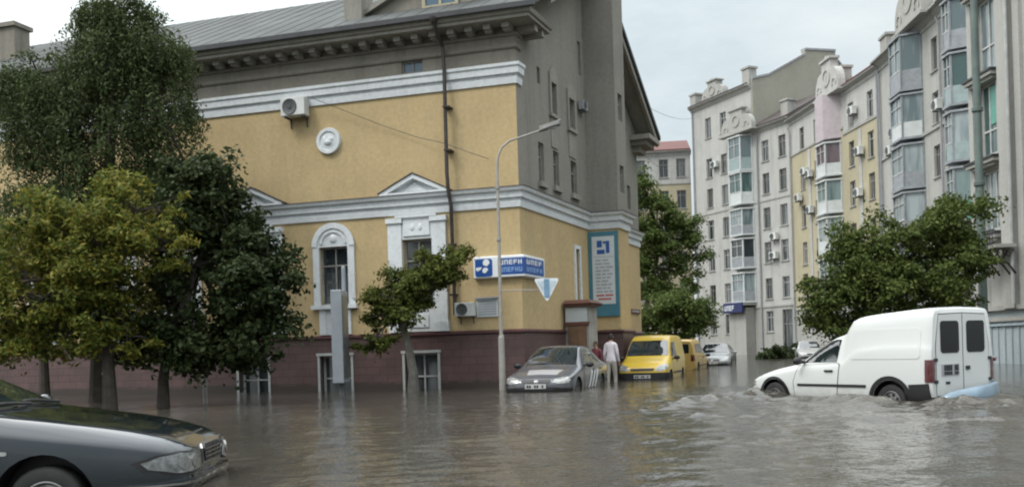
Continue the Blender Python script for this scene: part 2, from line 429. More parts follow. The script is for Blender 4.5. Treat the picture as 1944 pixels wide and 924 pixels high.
# roof: two pitched sheets with standing seams, gable overhang to the right
mb = MB()
def rx(y): return .104 * y + .8
def slab(mb, y0, z0, y1, z1, t=.16):
    a = [(XL - .5, y0, z0), (rx(y0), y0, z0), (rx(y1), y1, z1), (XL - .5, y1, z1)]
    mb.loft([a, [(p[0], p[1], p[2] - t) for p in a]])
slab(mb, -.84, 10.24, 5.8, 13.72); slab(mb, 5.8, 13.72, 13.3, 9.42)
for k in range(48):
    x = .55 - k * .62
    mb.loft([[(x - .01, y, z), (x + .01, y, z), (x + .008, y, z + .012), (x - .008, y, z + .012)] for y, z in ((-.8, 10.26), (5.75, 13.7))])
roof = mb.build('roof', 'roof', bld)
mb = MB()                                                              # boxed rake under the gable overhang
for (y0, z0, y1, z1) in ((1.0, 11.0, 5.8, 13.54), (5.8, 13.54, 13.25, 9.25)):
    mb.loft([[(.104 * y + o, y, z + h) for o, h in ((.0, 0), (.72, 0), (.72, -.24), (.6, -.24), (.55, -.12), (.0, -.12))] for y, z in ((y0, z0), (y1, z1))])
mb.M = SF
mb.box(11.6, 13.2, -.8, 0, 9.02, 9.2); mb.box(11.8, 13.1, -.6, 0, 8.84, 9.019); mb.box(12.0, 12.9, -.3, 0, 8.6, 8.839)
mb.build('rake_cornice', 'eave', bld)
mb = MB(); mb.box(-5.15, -4.6, .1, .9, 10.3, 12.4); mb.box(-5.2, -4.55, .05, .95, 12.4, 12.5); mb.build('chimney', 'eave', roof)
mb = MB(); mb.box(-20.3, -19.4, 2.6, 3.3, 11.5, 13.2); mb.box(-20.38, -19.32, 2.5, 3.4, 13.2, 13.35); mb.build('chimney', 'atticwall', roof)
# dormer
mb = MB(); mb.prism([(-4.5, 10.5), (-1.15, 10.5), (-1.15, 11.75), (-2.2, 12.0), (-4.5, 10.95)], .5, 3.4); dm = mb.build('dormer', 'atticwall', bld)
mb = MB(); mb.loft([[(-4.75, y, 10.84), (-2.2, y, 12.02), (-1.0, y, 11.78), (-1.0, y, 11.9), (-2.2, y, 12.16), (-4.75, y, 10.98)] for y in (.3, 3.6)]); mb.build('dormer_roof', 'eave', dm)
window(dm, F0, -2.85, -1.75, 10.85, 11.72, .47, 'aptcream', 'glassblue', (.5,), (), .1)

# front windows
for c in AR:
    w = window(bld, F0, c - .46, c + .46, 2.5, 4.18, .14, 'framegrey', 'glass', (.5,), (.68,), .05)
    mb = MB(F0)
    ap = arc(c, 4.2, .57, 0, PI, 18)
    mb.prism([(c + .57, 4.185)] + ap[1:-1] + [(c - .57, 4.185)], -.05, .0)                # blind tympanum
    o = arc(c, 4.2, .68, 0, PI, 18); i_ = arc(c, 4.2, .52, 0, PI, 18)
    for k in range(18): mb.loft([[(p[0], y, p[1]) for p in (o[k], o[k + 1], i_[k + 1], i_[k])] for y in (-.1, -.04)])
    i2 = arc(c, 4.24, .36, 0.1, PI - .1, 14); o2 = arc(c, 4.24, .42, .1, PI - .1, 14)
    for k in range(14): mb.loft([[(p[0], y, p[1]) for p in (o2[k], o2[k + 1], i2[k + 1], i2[k])] for y in (-.09, -.04)])
    mb.ball((c, -.05, 4.42), .12, .06, .13)
    for s in (-1, 1): mb.box(c + s * .46, c + s * .66, -.075, .0, 2.5, 4.2)
    mb.box(c - .72, c + .72, -.16, .0, 2.38, 2.5)
    for s in (-1, 1): mb.box(c + s * .3, c + s * .5, -.08, 0, 1.63, 2.38)
    mb.box(c - .3, c + .3, -.035, 0, 1.63, 2.38)
    mb.build('arched_surround', 'trim', w)
for c in PO:
    w = window(bld, F0, c - .44, c + .44, 2.25, 4.24, .14, 'framegrey', 'glass', (.5,), (.7,), .06)
    mb = MB(F0)
    for s in (-1, 1):
        a, b = sorted((c + s * .46, c + s * .88)); mb.box(a, b, -.09, 0, 1.63, 4.72); mb.box(a - .04, b + .04, -.14, 0, 4.72, 4.86); mb.box(a - .03, b + .03, -.13, 0, 1.62, 1.9)
    mb.box(c - .46, c + .46, -.05, 0, 4.25, 4.94); mb.box(c - .4, c + .4, -.09, -.051, 4.34, 4.84)
    mb.box(c - .62, c + .62, -.15, -.095, 4.86, 4.93)
    mb.box(c - .46, c + .46, -.06, 0, 1.63, 2.25); mb.box(c - .3, c + .3, -.09, -.061, 1.75, 2.1)
    for s, n in ((-1, 8), (1, 8)): mb.ball((c + s * .12, -.09, 4.58), .07, .03, .1)
    mb.box(c - 1.02, c + 1.02, -.255, .0, 5.5, 5.56)
    mb.prism([(c - .92, 5.56), (c + .92, 5.56), (c, 5.98)], -.06, 0)                   # tympanum
    for s in (-1, 1):
        mb.prism([(c + s * 1.06, 5.56), (c + s * .8, 5.56), (c, 5.93), (c, 6.06)], -.24, -.061)
    mb.prism([(c - .35, 5.6), (c + .35, 5.6), (c, 5.84)], -.1, -.061)
    mb.build('pedimented_surround', 'trim', w)
    mb = MB(F0)
    for s in (-1, 1): mb.prism([(c + s * 1.1, 5.565), (c + s * 1.0, 5.585), (c, 6.10), (c, 6.065)], -.27, 0)
    mb.build('pediment_flashing', 'slate', w)
for a, b, z0, z1 in base_h:
    w = window(bld, F0, a, b, ZG + .02, 1.02, .22, 'frame', 'glass', (.5,), (.5,), .055, name='basement_window')
    mb = MB(F0)
    mb.box(a - .07, a, -.085, .17, ZG, 1.02); mb.box(b, b + .07, -.085, .17, ZG, 1.02); mb.box(a - .1, b + .1, -.1, .17, 1.023, 1.1)
    mb.build('surround', 'frame', w)
for a, b, z0, z1 in attic_h: window(bld, F0, a, b, z0, z1, .12, 'framegrey', 'glassblue', (.5,), (), .04)
mb = MB(F0); mb.lathe([(.0, -.09), (.14, -.09), (.26, -.06), (.28, -.1), (.37, -.1), (.39, -.05), (.39, 0)], (-5.7, 0, 7.26), 'Y', 28)
mb.ball((-5.7, -.07, 7.22), .15, .08, .1); mb.ball((-5.62, -.07, 7.3), .1, .06, .08); mb.ball((-5.8, -.07, 7.3), .07, .05, .1)
mb.build('medallion', 'trim', bld, True)
# side windows
for h in side_up + side_low + [slit]:
    window(bld, SF, *h, .13, 'framegrey', 'glass', (.5,) if h[1] - h[0] > .4 else (), (.65,) if h[3] - h[2] > .7 else (), .045)
for h in ((.35, .85, 6.2, 7.1), (.35, .85, 8.6, 9.5)): window(bld, TS, *h, .13, 'framegrey', 'glass', (.5,), (.65,), .045)
for a, b, z0, z1 in side_up[3:5]:
    c = (a + b) / 2; mb = MB(SF)
    mb.prism([(a - .12, z1 + .003), (b + .12, z1 + .003), (b + .12, z1 + .28), (c + .12, z1 + .46), (c - .12, z1 + .46), (a - .12, z1 + .28)], -.06, 0)
    mb.box(a - .12, a - .004, -.06, 0, z0, z1); mb.box(b + .004, b + .12, -.06, 0, z0, z1)
    mb.box(a - .14, b + .14, -.1, 0, z0 - .1, z0 - .003); mb.box(a - .05, b + .05, -.03, 0, 7.1, z0 - .101); mb.build('window_surround', 'eave', bld)
for a, b, z0, z1 in side_up[:3]: mb = MB(SF); mb.box(a - .08, b + .08, -.1, 0, z0 - .16, z0 - .003); mb.build('window_sill', 'eave', bld)
a, b, z0, z1 = side_low[0]
mb = MB(SF); mb.box(a - .12, a - .003, -.05, 0, z0, z1 + .12); mb.box(b + .003, b + .12, -.05, 0, z0, z1 + .12); mb.box(a - .003, b + .003, -.05, 0, z1 + .003, z1 + .12); mb.build('surround', 'trim', bld)
# downpipe
mb = MB(F0)
mb.tube([(-2.05, -.78, 10.12), (-2.05, -.74, 9.95), (-2.02, -.22, 9.5), (-2.0, -.2, 8.9), (-1.98, -.28, 6), (-1.95, -.3, 5.5), (-1.94, -.14, 5.1), (-1.92, -.12, 2.05)], .055, 8)
for z in (2.6, 4.0, 6.6, 7.8): mb.box(-2.04, -1.85, -.19 if z < 5 else -.33, 0, z, z + .04)
mb.lathe([(.055, 9.98), (.12, 10.06), (.13, 10.14)], (-2.05, -.78, 0), 'Z', 10)
mb.build('downpipe', 'pipe', bld, True)
# street entrance with its canopy, on the side wall
mb = MB(SF); mb.box(3.3, 4.15, -.82, -.07, ZG, 2.3); pr = mb.build('entrance_porch', 'concrete', bld)
mb = MB(SF); mb.box(3.16, 4.25, -.95, -.07, 2.301, 2.37); mb.loft([[(3.1, -1.02, 2.38), (4.3, -1.02, 2.38), (4.3, -.07, 2.38), (3.1, -.07, 2.38)], [(3.3, -.8, 2.5), (4.2, -.8, 2.5), (4.2, -.07, 2.5), (3.3, -.07, 2.5)]]); mb.build('porch_roof', 'brownsign', pr)
mb = MB(SF); mb.box(3.26, 3.299, -.76, -.16, ZG, 1.72); mb.box(3.24, 3.2595, -.7, -.5, .5, 1.6); mb.box(3.24, 3.2595, -.42, -.22, .5, 1.6); mb.build('porch_door', 'doorbrown', pr)
mb = MB(SF); mb.box(3.265, 3.299, -.78, -.1, 1.83, 2.26); mb.build('porch_panel', 'bannerwhite', pr)
mb = MB(SF); mb.box(3.23, 3.299, -.86, -.07, 1.73, 1.82); mb.build('porch_lintel', 'brownsign', pr)

# ------------------------------------------------------- things fixed to the corner building
def onb(name, label, cat, F, group=None):
    m = bldM @ F
    return thing(name, label, cat, tuple(m.to_translation()), m.to_euler().z, group)
bldM = Matrix.Translation((BO[0], BO[1], 0)) @ Matrix.Rotation(BROT, 4, 'Z')

def make_ac(name, label, M_, group, sc=1., dark=False):
    t = thing(name, label, 'air conditioner', tuple(M_.to_translation()), M_.to_euler().z, group)
    t.scale = (sc,) * 3
    mb = MB(); mb.box(-.4, .4, -.42, -.1, 0, .56, .02); mb.build('casing', 'greyink' if dark else 'acbody', t, True)
    mb = MB(); mb.lathe([(.0, -.45), (.06, -.45), (.07, -.43), (.2, -.435), (.235, -.45), (.25, -.42)], (-.1, 0, .28), 'Y', 20); g = mb.build('fan_grille', 'acgrille', t, True)
    for s in (-.28, .28):
        mb = MB(); mb.box(s - .02, s + .02, -.42, 0, -.05, -.003); mb.box(s - .02, s + .02, -.03, 0, -.3, -.0505); mb.build('bracket', 'acgrille', t)
    return t
def AC(label, F, group='air conditioners on the house walls', name='air_conditioner', sc=1., dark=False):
    return make_ac(name, label, F, group, sc, dark)
AC('large white air conditioner high on the yellow wall just under the white upper cornice', bldM @ frame(-6.65, 0, 8.02), sc=.95)
AC('white air conditioner low on the yellow wall beside the foot of the dark downpipe', bldM @ frame(-1.6, 0, 2.0), sc=.68)
AC('dark weathered air conditioner on the grey gable wall beside the stair tower', bldM @ SF @ frame(5.5, 0, 8.78), sc=.55, dark=True)

t = onb('wall_plaque', 'grey louvred panel on the yellow wall between air conditioner and lamp post', 'wall panel', frame(-1.0, 0, 1.97))
mb = MB(); mb.box(-.31, .31, -.05, 0, 0, .5); mb.build('panel', 'bannerwhite', t)
mb = MB(); mb.box(-.34, .34, -.12, 0, .5, .54); mb.build('hood', 'greyink', t)
mb = MB(); 
for k in range(6): mb.box(-.26, .26, -.06, -.051, .06 + k * .07, .09 + k * .07)
mb.build('lettering', 'greyink', t)

rnd = random.Random(5)
def glyphs(mb, x0, x1, z0, z1, y, n, gap=.25):
    """upright capital-like strokes, unreadable at this distance in the photograph too"""
    w = (x1 - x0) / n; st = w * .2
    for i in range(n):
        a = x0 + i * w; b = a + w * (1 - gap); k = (i * 7 + 3) % 5
        mb.box(a, a + st, y - .006, y, z0, z1)
        if k in (0, 1, 3): mb.box(b - st, b, y - .006, y, z0, z1)
        if k in (0, 2, 4): mb.box(a + st, b, y - .0055, y - .0003, z1 - (z1 - z0) * .2, z1 - .002)
        if k in (1, 2, 4): mb.box(a + st, b - (st if k == 1 else 0), y - .0055, y - .0003, (z0 + z1) / 2 - (z1 - z0) * .09, (z0 + z1) / 2 + (z1 - z0) * .09)
        if k in (2, 3): mb.box(a + st, b - (st if k == 3 else 0), y - .0055, y - .0003, z0 + .002, z0 + (z1 - z0) * .2)

def bankmark(mb, cx, cz, s, y):
    """white marks of the square emblem"""
    mb.prism(arc(cx + .16 * s, cz + .25 * s, .2 * s, -.3, PI + .1, 12) + [(cx - .02 * s, cz + .12 * s), (cx + .2 * s, cz + .05 * s)], y - .006, y)
    mb.prism([(cx - .48 * s, cz - .02 * s), (cx - .12 * s, cz + .02 * s), (cx - .16 * s, cz - .12 * s), (cx - .36 * s, cz - .22 * s), (cx - .46 * s, cz - .16 * s)], y - .006, y)
    mb.prism(arc(cx + .1 * s, cz - .2 * s, .18 * s, PI * .1, PI * 1.25, 10) + [(cx + .1 * s, cz - .34 * s), (cx + .28 * s, cz - .14 * s)], y - .006, y)

t = onb('bank_sign', 'blue and white shop sign wrapping round the corner of the yellow wall', 'shop sign', F0)
mb = MB(); moulding(mb, [(-1.33, 0), (0, 0), sd * 1.42], [(.1, 3.02), (.15, 3.05), (.15, 3.6), (.1, 3.63)], .0); mb.build('board', 'signwhite', t)
mb = MB(); mb.prism(arc(-1.02 + .17, 3.49, .07, 0, PI / 2, 4) + arc(-1.02 - .19, 3.49, .07, PI / 2, PI, 4) + arc(-1.02 - .19, 3.14, .07, PI, 1.5 * PI, 4) + arc(-1.02 + .17, 3.14, .07, 1.5 * PI, 2 * PI, 4), -.158, -.151); lg = mb.build('emblem', 'signblue', t)
mb = MB(); bankmark(mb, -1.03, 3.33, .48, -.159); mb.build('emblem_mark', 'signwhite', lg)
mb = MB(); moulding(mb, [(-.62, 0), (0, 0), sd * 1.34], [(.158, 3.1), (.158, 3.55)], .151); bp = mb.build('name_panel', 'signblue', t)
mb = MB(); glyphs(mb, -.56, .1, 3.37, 3.5, -.159, 5); mb.M = SF; glyphs(mb, .02, 1.25, 3.37, 3.5, -.159, 4, .3); mb.build('lettering', 'signwhite', bp)
mb = MB(); glyphs(mb, -.56, .1, 3.17, 3.3, -.159, 6); mb.M = SF; glyphs(mb, .02, 1.25, 3.17, 3.3, -.159, 5, .3); mb.build('lettering', 'lightblue', bp)

t = onb('wall_banner', 'tall teal and white banner with blue emblem on the stair tower', 'banner', TF @ frame(0, 0, 2.06))
mb = MB(); mb.box(0, 1.0, -.08, -.004, 0, 2.8); mb.build('backing', 'teal', t)
mb = MB(); mb.box(.13, .88, -.088, -.081, .4, 2.64); pn = mb.build('panel', 'bannerwhite', t)
mb = MB(); mb.box(.3, .47, -.095, -.089, 2.28, 2.5); mb.box(.3, .56, -.095, -.089, 2.06, 2.2); mb.box(.6, .72, -.095, -.089, 2.08, 2.48); mb.box(.5, .597, -.0945, -.0893, 2.4, 2.47); mb.build('emblem', 'signblue', pn)
mb = MB(); mb.box(.16, .85, -.092, -.089, 1.95, 1.97)
for k in range(10):
    z = 1.82 - k * .115; x = .24
    for w in range(3):
        ww = rnd.uniform(.1, .24)
        if x + ww < .84: mb.box(x, x + ww, -.093, -.0885, z, z + .055)
        x += ww + .04
mb.build('lettering', 'greyink', pn)
mb = MB(); mb.box(.24, .5, -.093, -.0885, .66, .72); mb.box(.54, .8, -.093, -.0885, .66, .72); mb.box(.3, .74, -.093, -.0885, .54, .6); mb.build('lettering', 'redink', pn)

t = onb('street_plate', 'small brown plate on the yellow side wall beyond the stair tower', 'wall plate', SF @ frame(11.6, 0, 2.3))
mb = MB(); mb.box(-.7, .7, -.05, 0, 0, .18, .01); mb.build('plate', 'brownsign', t)
mb = MB(); glyphs(mb, -.5, .5, .06, .12, -.051, 7); mb.build('lettering', 'bannerwhite', t)

mb = MB(bldM)
pts = [(-6.2, -.3, 8.55), (-5.2, -.2, 8.1), (-4.0, -.12, 7.55), (-2.9, -.12, 7.1), (-2.0, -.3, 6.8), (-1.2, -.3, 6.45), (-.5, -1.1, 6.1)]
mb.tube(pts, .009, 5); tag(mb.build('cable', 'cable'), 'thin dark cable sagging across the yellow wall from the upper air conditioner', 'cable')
# ================================================================== apartment houses across the street
def block_root(name, label, P, Q, cat='building'):
    return thing(name, label, cat, (P[0], P[1], 0), math.atan2(Q[1] - P[1], Q[0] - P[0])), math.hypot(Q[0] - P[0], Q[1] - P[1])

def shell(root, L, depth, ztop, bands, holes, rec=.22, end=None):
    """street wall in colour bands with real openings; plain ends, back and top"""
    for z0, z1, m in bands:
        mb = MB(); wall(mb, 0, L, z0, z1, holes, rec)
        mb.quad((0, 0, z0), (0, 0, z1), (0, depth, z1), (0, depth, z0)); mb.quad((L, 0, z0), (L, depth, z0), (L, depth, z1), (L, 0, z1))
        mb.quad((0, depth, z0), (0, depth, z1), (L, depth, z1), (L, depth, z0))
        mb.build('wall', m, root)

def rows_cols(cols, rows, w=.95, skip=()):
    return [(c - w / 2, c + w / 2, z - h / 2, z + h / 2) for c in cols for z, h in rows if (c, z) not in skip]

def winset(root, holes, rnd, sill='aptgrey', rec=.17):
    for h in holes:
        fm = rnd.choice(['frame', 'frame', 'framegrey', 'framegrey'])
        window(root, F0, *h, rec, fm, 'glass', rnd.choice([(.5,), (.36,), (.64,)]), rnd.choice([(.72,), (), (.7,)]), .065, sill)

def cornice(root, L, z, mat='aptgrey', out=.45, h=.5):
    mb = MB(); moulding(mb, [(-.1, 0), (L + .1, 0)], [(.06, z - h), (.1, z - h + .1), (.05, z - h + .13), (.05, z - h + .25), (out * .6, z - .15), (out, z - .1), (out, z)]); mb.build('cornice', mat, root)

def roof_pitch(root, L, z, depth, mat, rise=2.2, x0=0., over=.5):
    mb = MB(); mb.prism  # profile in y,z
    prof = [(-over, z), (-over, z + .1), (depth / 2, z + rise), (depth + over, z + .1), (depth + over, z)]
    mb.loft([[(x, y, zz) for y, zz in prof] for x in (x0, L)]); return mb.build('roof', mat, root)

def string(root, L, z, mat='aptgrey', out=.08, h=.18, x0=0):
    mb = MB(); mb.box(x0, L, -out, .0, z, z + h); mb.build('string_course', mat, root)

def bay(root, x0, x1, proj, floors, body, first):
    """half-hexagonal bay; floors = (z0, z1, glass, panel) ; body is the slab and mullion colour"""
    i = min(.55, (x1 - x0) * .28)
    plan = [(x0, 0), (x0 + i, -proj), (x1 - i, -proj), (x1, 0)]
    b = MB()
    zs = first
    for z0, z1, g, p in floors:
        o = [(x0 - .1, 0), (x0 + i - .06, -proj - .12), (x1 - i + .06, -proj - .12), (x1 + .1, 0)]
        b.hprism(o, z0 - .14, z0); b.hprism(o, z1, z1 + .12)
        for k in range(4):
            x, y = plan[k]; x = min(max(x, x0 + .03), x1 - .03); b.box(x - .06, x + .06, y - .03 if 0 < k < 3 else -.1, y + .08 if 0 < k < 3 else .0, z0, z1)
    bw = b.build('bay_window', body, root)
    for z0, z1, g, p in floors:
        zm = z0 + (z1 - z0) * .36
        m = MB(); m.hprism(plan, z0 + .002, zm); m.build('panel', p, bw)
        n = MB(); n.hprism([(x0 + .06, 0), (x0 + i + .02, -proj + .05), (x1 - i - .02, -proj + .05), (x1 - .06, 0)], zm, z1 - .002); n.build('pane', g, bw)
        r = MB()
        c = (x0 + x1) / 2
        r.box(c - .04, c + .04, -proj - .01, -proj + .06, zm, z1); r.box(x0 + i, x1 - i, -proj - .02, -proj + .06, zm, zm + .09)
        r.box(x0 + i, x1 - i, -proj - .015, -proj + .06, z0 + (z1 - z0) * .76, z0 + (z1 - z0) * .76 + .06)
        r.build('glazing_bar', 'frame', bw)
    return bw

def scroll_gable(root, xc, w, z, h, mat, y=-.1, t=.5):
    """baroque attic gable: curved shoulders, capped head, ring ornament"""
    pts = [(xc + w / 2, z), (xc + w / 2, z + h * .12)]
    pts += [(xc + w / 2 - (w * .24) * (1 - math.cos(a)), z + h * .12 + h * .5 * math.sin(a)) for a in [PI / 2 * k / 7 for k in range(1, 8)]]
    pts += [(xc + w * .2, z + h * .62), (xc + w * .2, z + h * .88), (xc + w * .12, z + h * .95), (xc, z + h)]
    pts = pts + [(2 * xc - x, zz) for x, zz in pts[::-1][1:]]
    mb = MB(); mb.prism(pts, y, y + t)
    mb.box(xc - w * .24, xc + w * .24, y - .14, y + t + .1, z + h * .86, z + h * .92)
    mb.box(xc - w * .55, xc + w * .55, y - .16, y + t, z - .16, z)
    for k in range(20):
        a0, a1 = 2 * PI * k / 20, 2 * PI * (k + 1) / 20; r0, r1 = h * .17, h * .24; zc = z + h * .44
        mb.loft([[(xc + r * math.cos(a), yy, zc + r * math.sin(a)) for r, a in ((r0, a0), (r1, a0), (r1, a1), (r0, a1))] for yy in (y - .07, y)])
    for s in (-1, 1):
        for k in range(14):
            a0, a1 = -PI * .2 + 1.4 * PI * k / 14, -PI * .2 + 1.4 * PI * (k + 1) / 14; c = (xc + s * w * .33, z + h * .2)
            mb.loft([[(c[0] + r * math.cos(a), yy, c[1] + r * math.sin(a)) for r, a in ((h * .08, a0), (h * .14, a0), (h * .14, a1), (h * .08, a1))] for yy in (y - .06, y)])
    return mb.build('scroll_gable', mat, root, False)

def parapet_post(root, x, z, w, h, mat, y=-.15, d=.9, name='chimney'):
    mb = MB(); mb.box(x - w / 2, x + w / 2, y, y + d, z, z + h); mb.box(x - w / 2 - .1, x + w / 2 + .1, y - .1, y + d + .1, z + h, z + h + .18); return mb.build(name, mat, root)

def rainpipe(root, x, z0, z1, mat='greyink'):
    mb = MB(); mb.tube([(x, -.14, z0), (x, -.14, z1 - .5), (x, -.3, z1 - .1)], .07, 6); mb.build('downpipe', mat, root, True)

rr = random.Random(11)
# --- far cream house at the end of the street
A, LA = block_root('cream_house', 'far cream house with red roof and white top storey, half hidden by street trees', (7.2, 101), (19.3, 99.5))
rows = [(19.7, 1.9), (16.4, 1.9), (13.2, 1.9), (10, 1.9), (6.8, 1.9), (3.4, 2)]
hA = rows_cols((2.2, 4.6, 7.0, 9.4, 11.2), rows)
shell(A, LA, 9, 21.5, [(ZG, 18.1, 'aptcream'), (18.1, 21.5, 'aptwhite')], hA); winset(A, hA, rr)
string(A, LA, 18.0); cornice(A, LA, 21.5, 'aptwhite'); roof_pitch(A, LA, 21.5, 9, 'redroof', 2.0); 
scroll_gable(A, 2.6, 3.6, 21.5, 2.4, 'aptgrey')
mb = MB(); mb.tube([(7.6, 3, 22), (7.6, 3, 26)], .05, 5); mb.box(7.1, 8.1, 2.98, 3.02, 25.2, 25.25); mb.box(7.3, 7.9, 2.98, 3.02, 24.8, 24.85); mb.build('aerial', 'greyink', A)

# --- tall pale grey block
B, LB = block_root('apartment_block', 'pale grey apartment block with teal glazed bay and the tallest left corner', (19.1, 97), (25.1, 83.7))
rowsB = [(3.0, 1.9), (6.0, 1.9), (9.3, 1.9), (12.45, 1.9), (15.6, 1.9), (18.6, 1.9)]
hB = rows_cols((2.7, 5.1), rowsB + [(22.6, 2.0)]) + rows_cols((11.2, 13.5), rowsB)
hB += rows_cols((6.9,), [(6.0, 1.5), (9.3, 1.5), (12.45, 1.5)], .7) + [(12.9, 14.2, ZG, 4.0)]
hB = [h for h in hB if not (h[0] < 14 and h[1] > 13 and h[2] < 4 and h[3] - h[2] < 2)]
shell(B, LB, 10, 20.9, [(ZG, 4.4, 'aptgrey'), (4.4, 20.9, 'aptwhite')], hB); 
mb = MB(); wall(mb, 0, 9.4, 20.9, 25.2, hB, .22); mb.quad((0, 0, 20.9), (0, 0, 25.2), (0, 10, 25.2), (0, 10, 20.9)); mb.quad((9.4, 0, 20.9), (9.4, 10, 20.9), (9.4, 10, 25.2), (9.4, 0, 25.2)); mb.build('wall', 'aptwhite', B)
winset(B, hB, rr); string(B, LB, 4.3); string(B, LB, 14.0, 'aptgrey', .06, .14)
mb = MB(); moulding(mb, [(-.1, 0), (9.4, 0)], [(.05, 24.7), (.2, 24.95), (.45, 25.1), (.45, 25.2)]); mb.build('cornice', 'aptgrey', B)
mb = MB(); moulding(mb, [(9.4, 0), (LB + .1, 0)], [(.05, 20.4), (.2, 20.65), (.45, 20.8), (.45, 20.9)]); mb.build('cornice', 'aptgrey', B)
roof_pitch(B, 9.1, 25.2, 10, 'slate', 2.4, 0); roof_pitch(B, LB, 20.9, 10, 'slate', 3.0, 9.45)
bay(B, 6.6, 9.4, 1.0, [(5.0, 7.6, 'glassgrey', 'baygrey'), (8.2, 10.8, 'glass', 'baygrey'), (11.3, 13.6, 'glassgrey', 'baygrey'), (14.2, 17.0, 'glassgreen', 'baywhite'), (17.3, 20.4, 'glassgrey', 'bayteal')], 'baywhite', 0)
scroll_gable(B, 8.2, 4.6, 20.9, 2.4, 'aptgrey', -.9, .5)
parapet_post(B, .45, 25.2, .9, 1.2, 'aptgrey'); parapet_post(B, 14.1, 20.9, .9, 1.5, 'aptgrey')
scroll_gable(B, 3.6, 3.4, 25.2, 2.1, 'aptgrey', -.1, .8); parapet_post(B, 8.9, 25.2, 1.0, 1.5, 'aptgrey')
rainpipe(B, .25, ZG, 25); rainpipe(B, 10.2, ZG, 20.4)
mb = MB(); mb.box(6.3, 9.4, -1.5, -.05, 4.62, 4.78); mb.box(6.6, 9.1, -1.1, -.05, ZG, 4.4); mb.build('entrance_bay', 'aptgrey', B)

# its blank firewall, stepping up to the ridge
mb = MB(frame(9.4, 0, 0, PI / 2))
pts = [(.02, 20.95), (.02, 25.6), (1.9, 26.1), (6.4, 28.5), (6.4, 28.95), (10.2, 29.2), (10.2, 28.5), (13.5, 25.6), (13.5, 20.95)]
mb.prism(pts, -.25, .25); fw = mb.build('firewall', 'aptfire', B)
mb = MB(frame(9.4, 0, 0, PI / 2))
for (a, b) in zip(pts[1:7], pts[2:8]):
    if abs(a[0] - b[0]) > .3: mb.prism([a, b, (b[0], b[1] + .2), (a[0], a[1] + .2)], -.33, .33)
mb.build('coping', 'greyink', fw)

# --- cream house with pink bay
Cc, LC = block_root('apartment_house', 'cream apartment house with white top storey and a pink topped bay', (25.1, 83.7), (26.0, 73))
rowsC = [(3.2, 2.0), (5.9, 1.9), (8.6, 1.9), (11.75, 1.9), (15.0, 1.9), (18.4, 1.9)]
hC = rows_cols((2.6, 5.6), rowsC)
shell(Cc, LC, 10, 20.6, [(ZG, 3.9, 'aptgrey'), (3.9, 17.4, 'aptcream'), (17.4, 20.6, 'aptwhite')], hC); winset(Cc, hC, rr)
string(Cc, LC, 17.3); string(Cc, LC, 3.8); cornice(Cc, LC, 20.6, 'aptwhite'); roof_pitch(Cc, LC, 20.6, 10, 'slate', 2.2)
bay(Cc, 7.6, 10.3, 1.1, [(4.6, 7.4, 'glassgrey', 'baygrey'), (8.0, 10.6, 'glassgrey', 'baywhite'), (11.1, 13.5, 'glassgreen', 'baywhite'), (14.0, 16.4, 'glassmaroon', 'baywhite')], 'baywhite', 0)
mb = MB(); mb.hprism([(7.5, 0), (8.2, -1.15), (9.7, -1.15), (10.4, 0)], 16.75, 20.2); mb.build('bay_cladding', 'baypink', Cc)
scroll_gable(Cc, 9.5, 4.2, 20.3, 3.0, 'aptwhite', -.7, .6); parapet_post(Cc, 10.1, 20.6, .9, 1.5, 'aptgrey', .1, .8)
mb = MB()
for c in (4.1,): mb.box(c - .25, c + .25, -.06, 0, 4.0, 17.2)
mb.box(6.9, 7.3, -.06, 0, 4, 17.2); mb.build('pilaster', 'aptwhite', Cc)
rainpipe(Cc, .2, ZG, 20)

# --- yellow house with red roof
D, LD = block_root('terraced_house', 'yellow rendered house with white top storey and red tiled roof', (26.0, 73), (26.4, 66.7))
rowsD = [(3.0, 2.0), (5.8, 1.9), (8.9, 1.9), (12.1, 1.9), (15.1, 1.9), (18.0, 1.9)]
hD = rows_cols((1.4, 4.7), rowsD)
shell(D, LD, 10, 20.3, [(ZG, 3.9, 'aptgrey'), (3.9, 16.9, 'aptcream'), (16.9, 20.3, 'aptwhite')], hD); winset(D, hD, rr)
string(D, LD, 16.8); cornice(D, LD, 20.3, 'aptwhite'); roof_pitch(D, LD, 20.3, 10, 'redroof', 2.6)
mb = MB(); mb.box(2.7, 3.2, -.06, 0, 4, 16.6); mb.build('pilaster', 'aptwhite', D); rainpipe(D, LD - .15, ZG, 20)

# --- long pale house with glazed bays
E_, LE = block_root('grey_apartment_house', 'long pale grey house with two glazed bays behind the green street tree', (26.4, 66.7), (25.5, 51.6))
rowsE = [(2.9, 2.0), (5.6, 1.9), (8.4, 1.9), (11.6, 1.9), (14.8, 1.9), (18.0, 2.0)]
hE = rows_cols((2.6, 9.9, 12.0), rowsE)
shell(E_, LE, 10, 20.5, [(ZG, 20.5, 'aptnear')], hE); winset(E_, hE, rr, 'aptgrey')
string(E_, LE, 13.5, 'aptgrey', .1, .2); cornice(E_, LE, 20.5, 'aptgrey', .6, .7); roof_pitch(E_, LE, 20.5, 10, 'slate', 2.2)
bay(E_, 5.0, 8.0, 1.15, [(4.4, 7.0, 'glassgrey', 'baygrey'), (7.5, 10.1, 'glassgrey', 'baygrey'), (10.5, 13.1, 'glassgrey', 'baygrey'), (13.6, 16.2, 'glassgrey', 'baywhite'), (16.6, 19.9, 'glassgrey', 'baygrey')], 'baygrey', 0)
bay(E_, 13.0, 15.0, .9, [(4.4, 7.0, 'glassgrey', 'baygrey'), (7.5, 10.3, 'glassgreen', 'baygreen'), (10.8, 13.4, 'glassgrey', 'bayteal'), (13.9, 16.6, 'glassgreen', 'bayteal'), (17.0, 19.6, 'glassgrey', 'baygrey')], 'baygrey', 0)
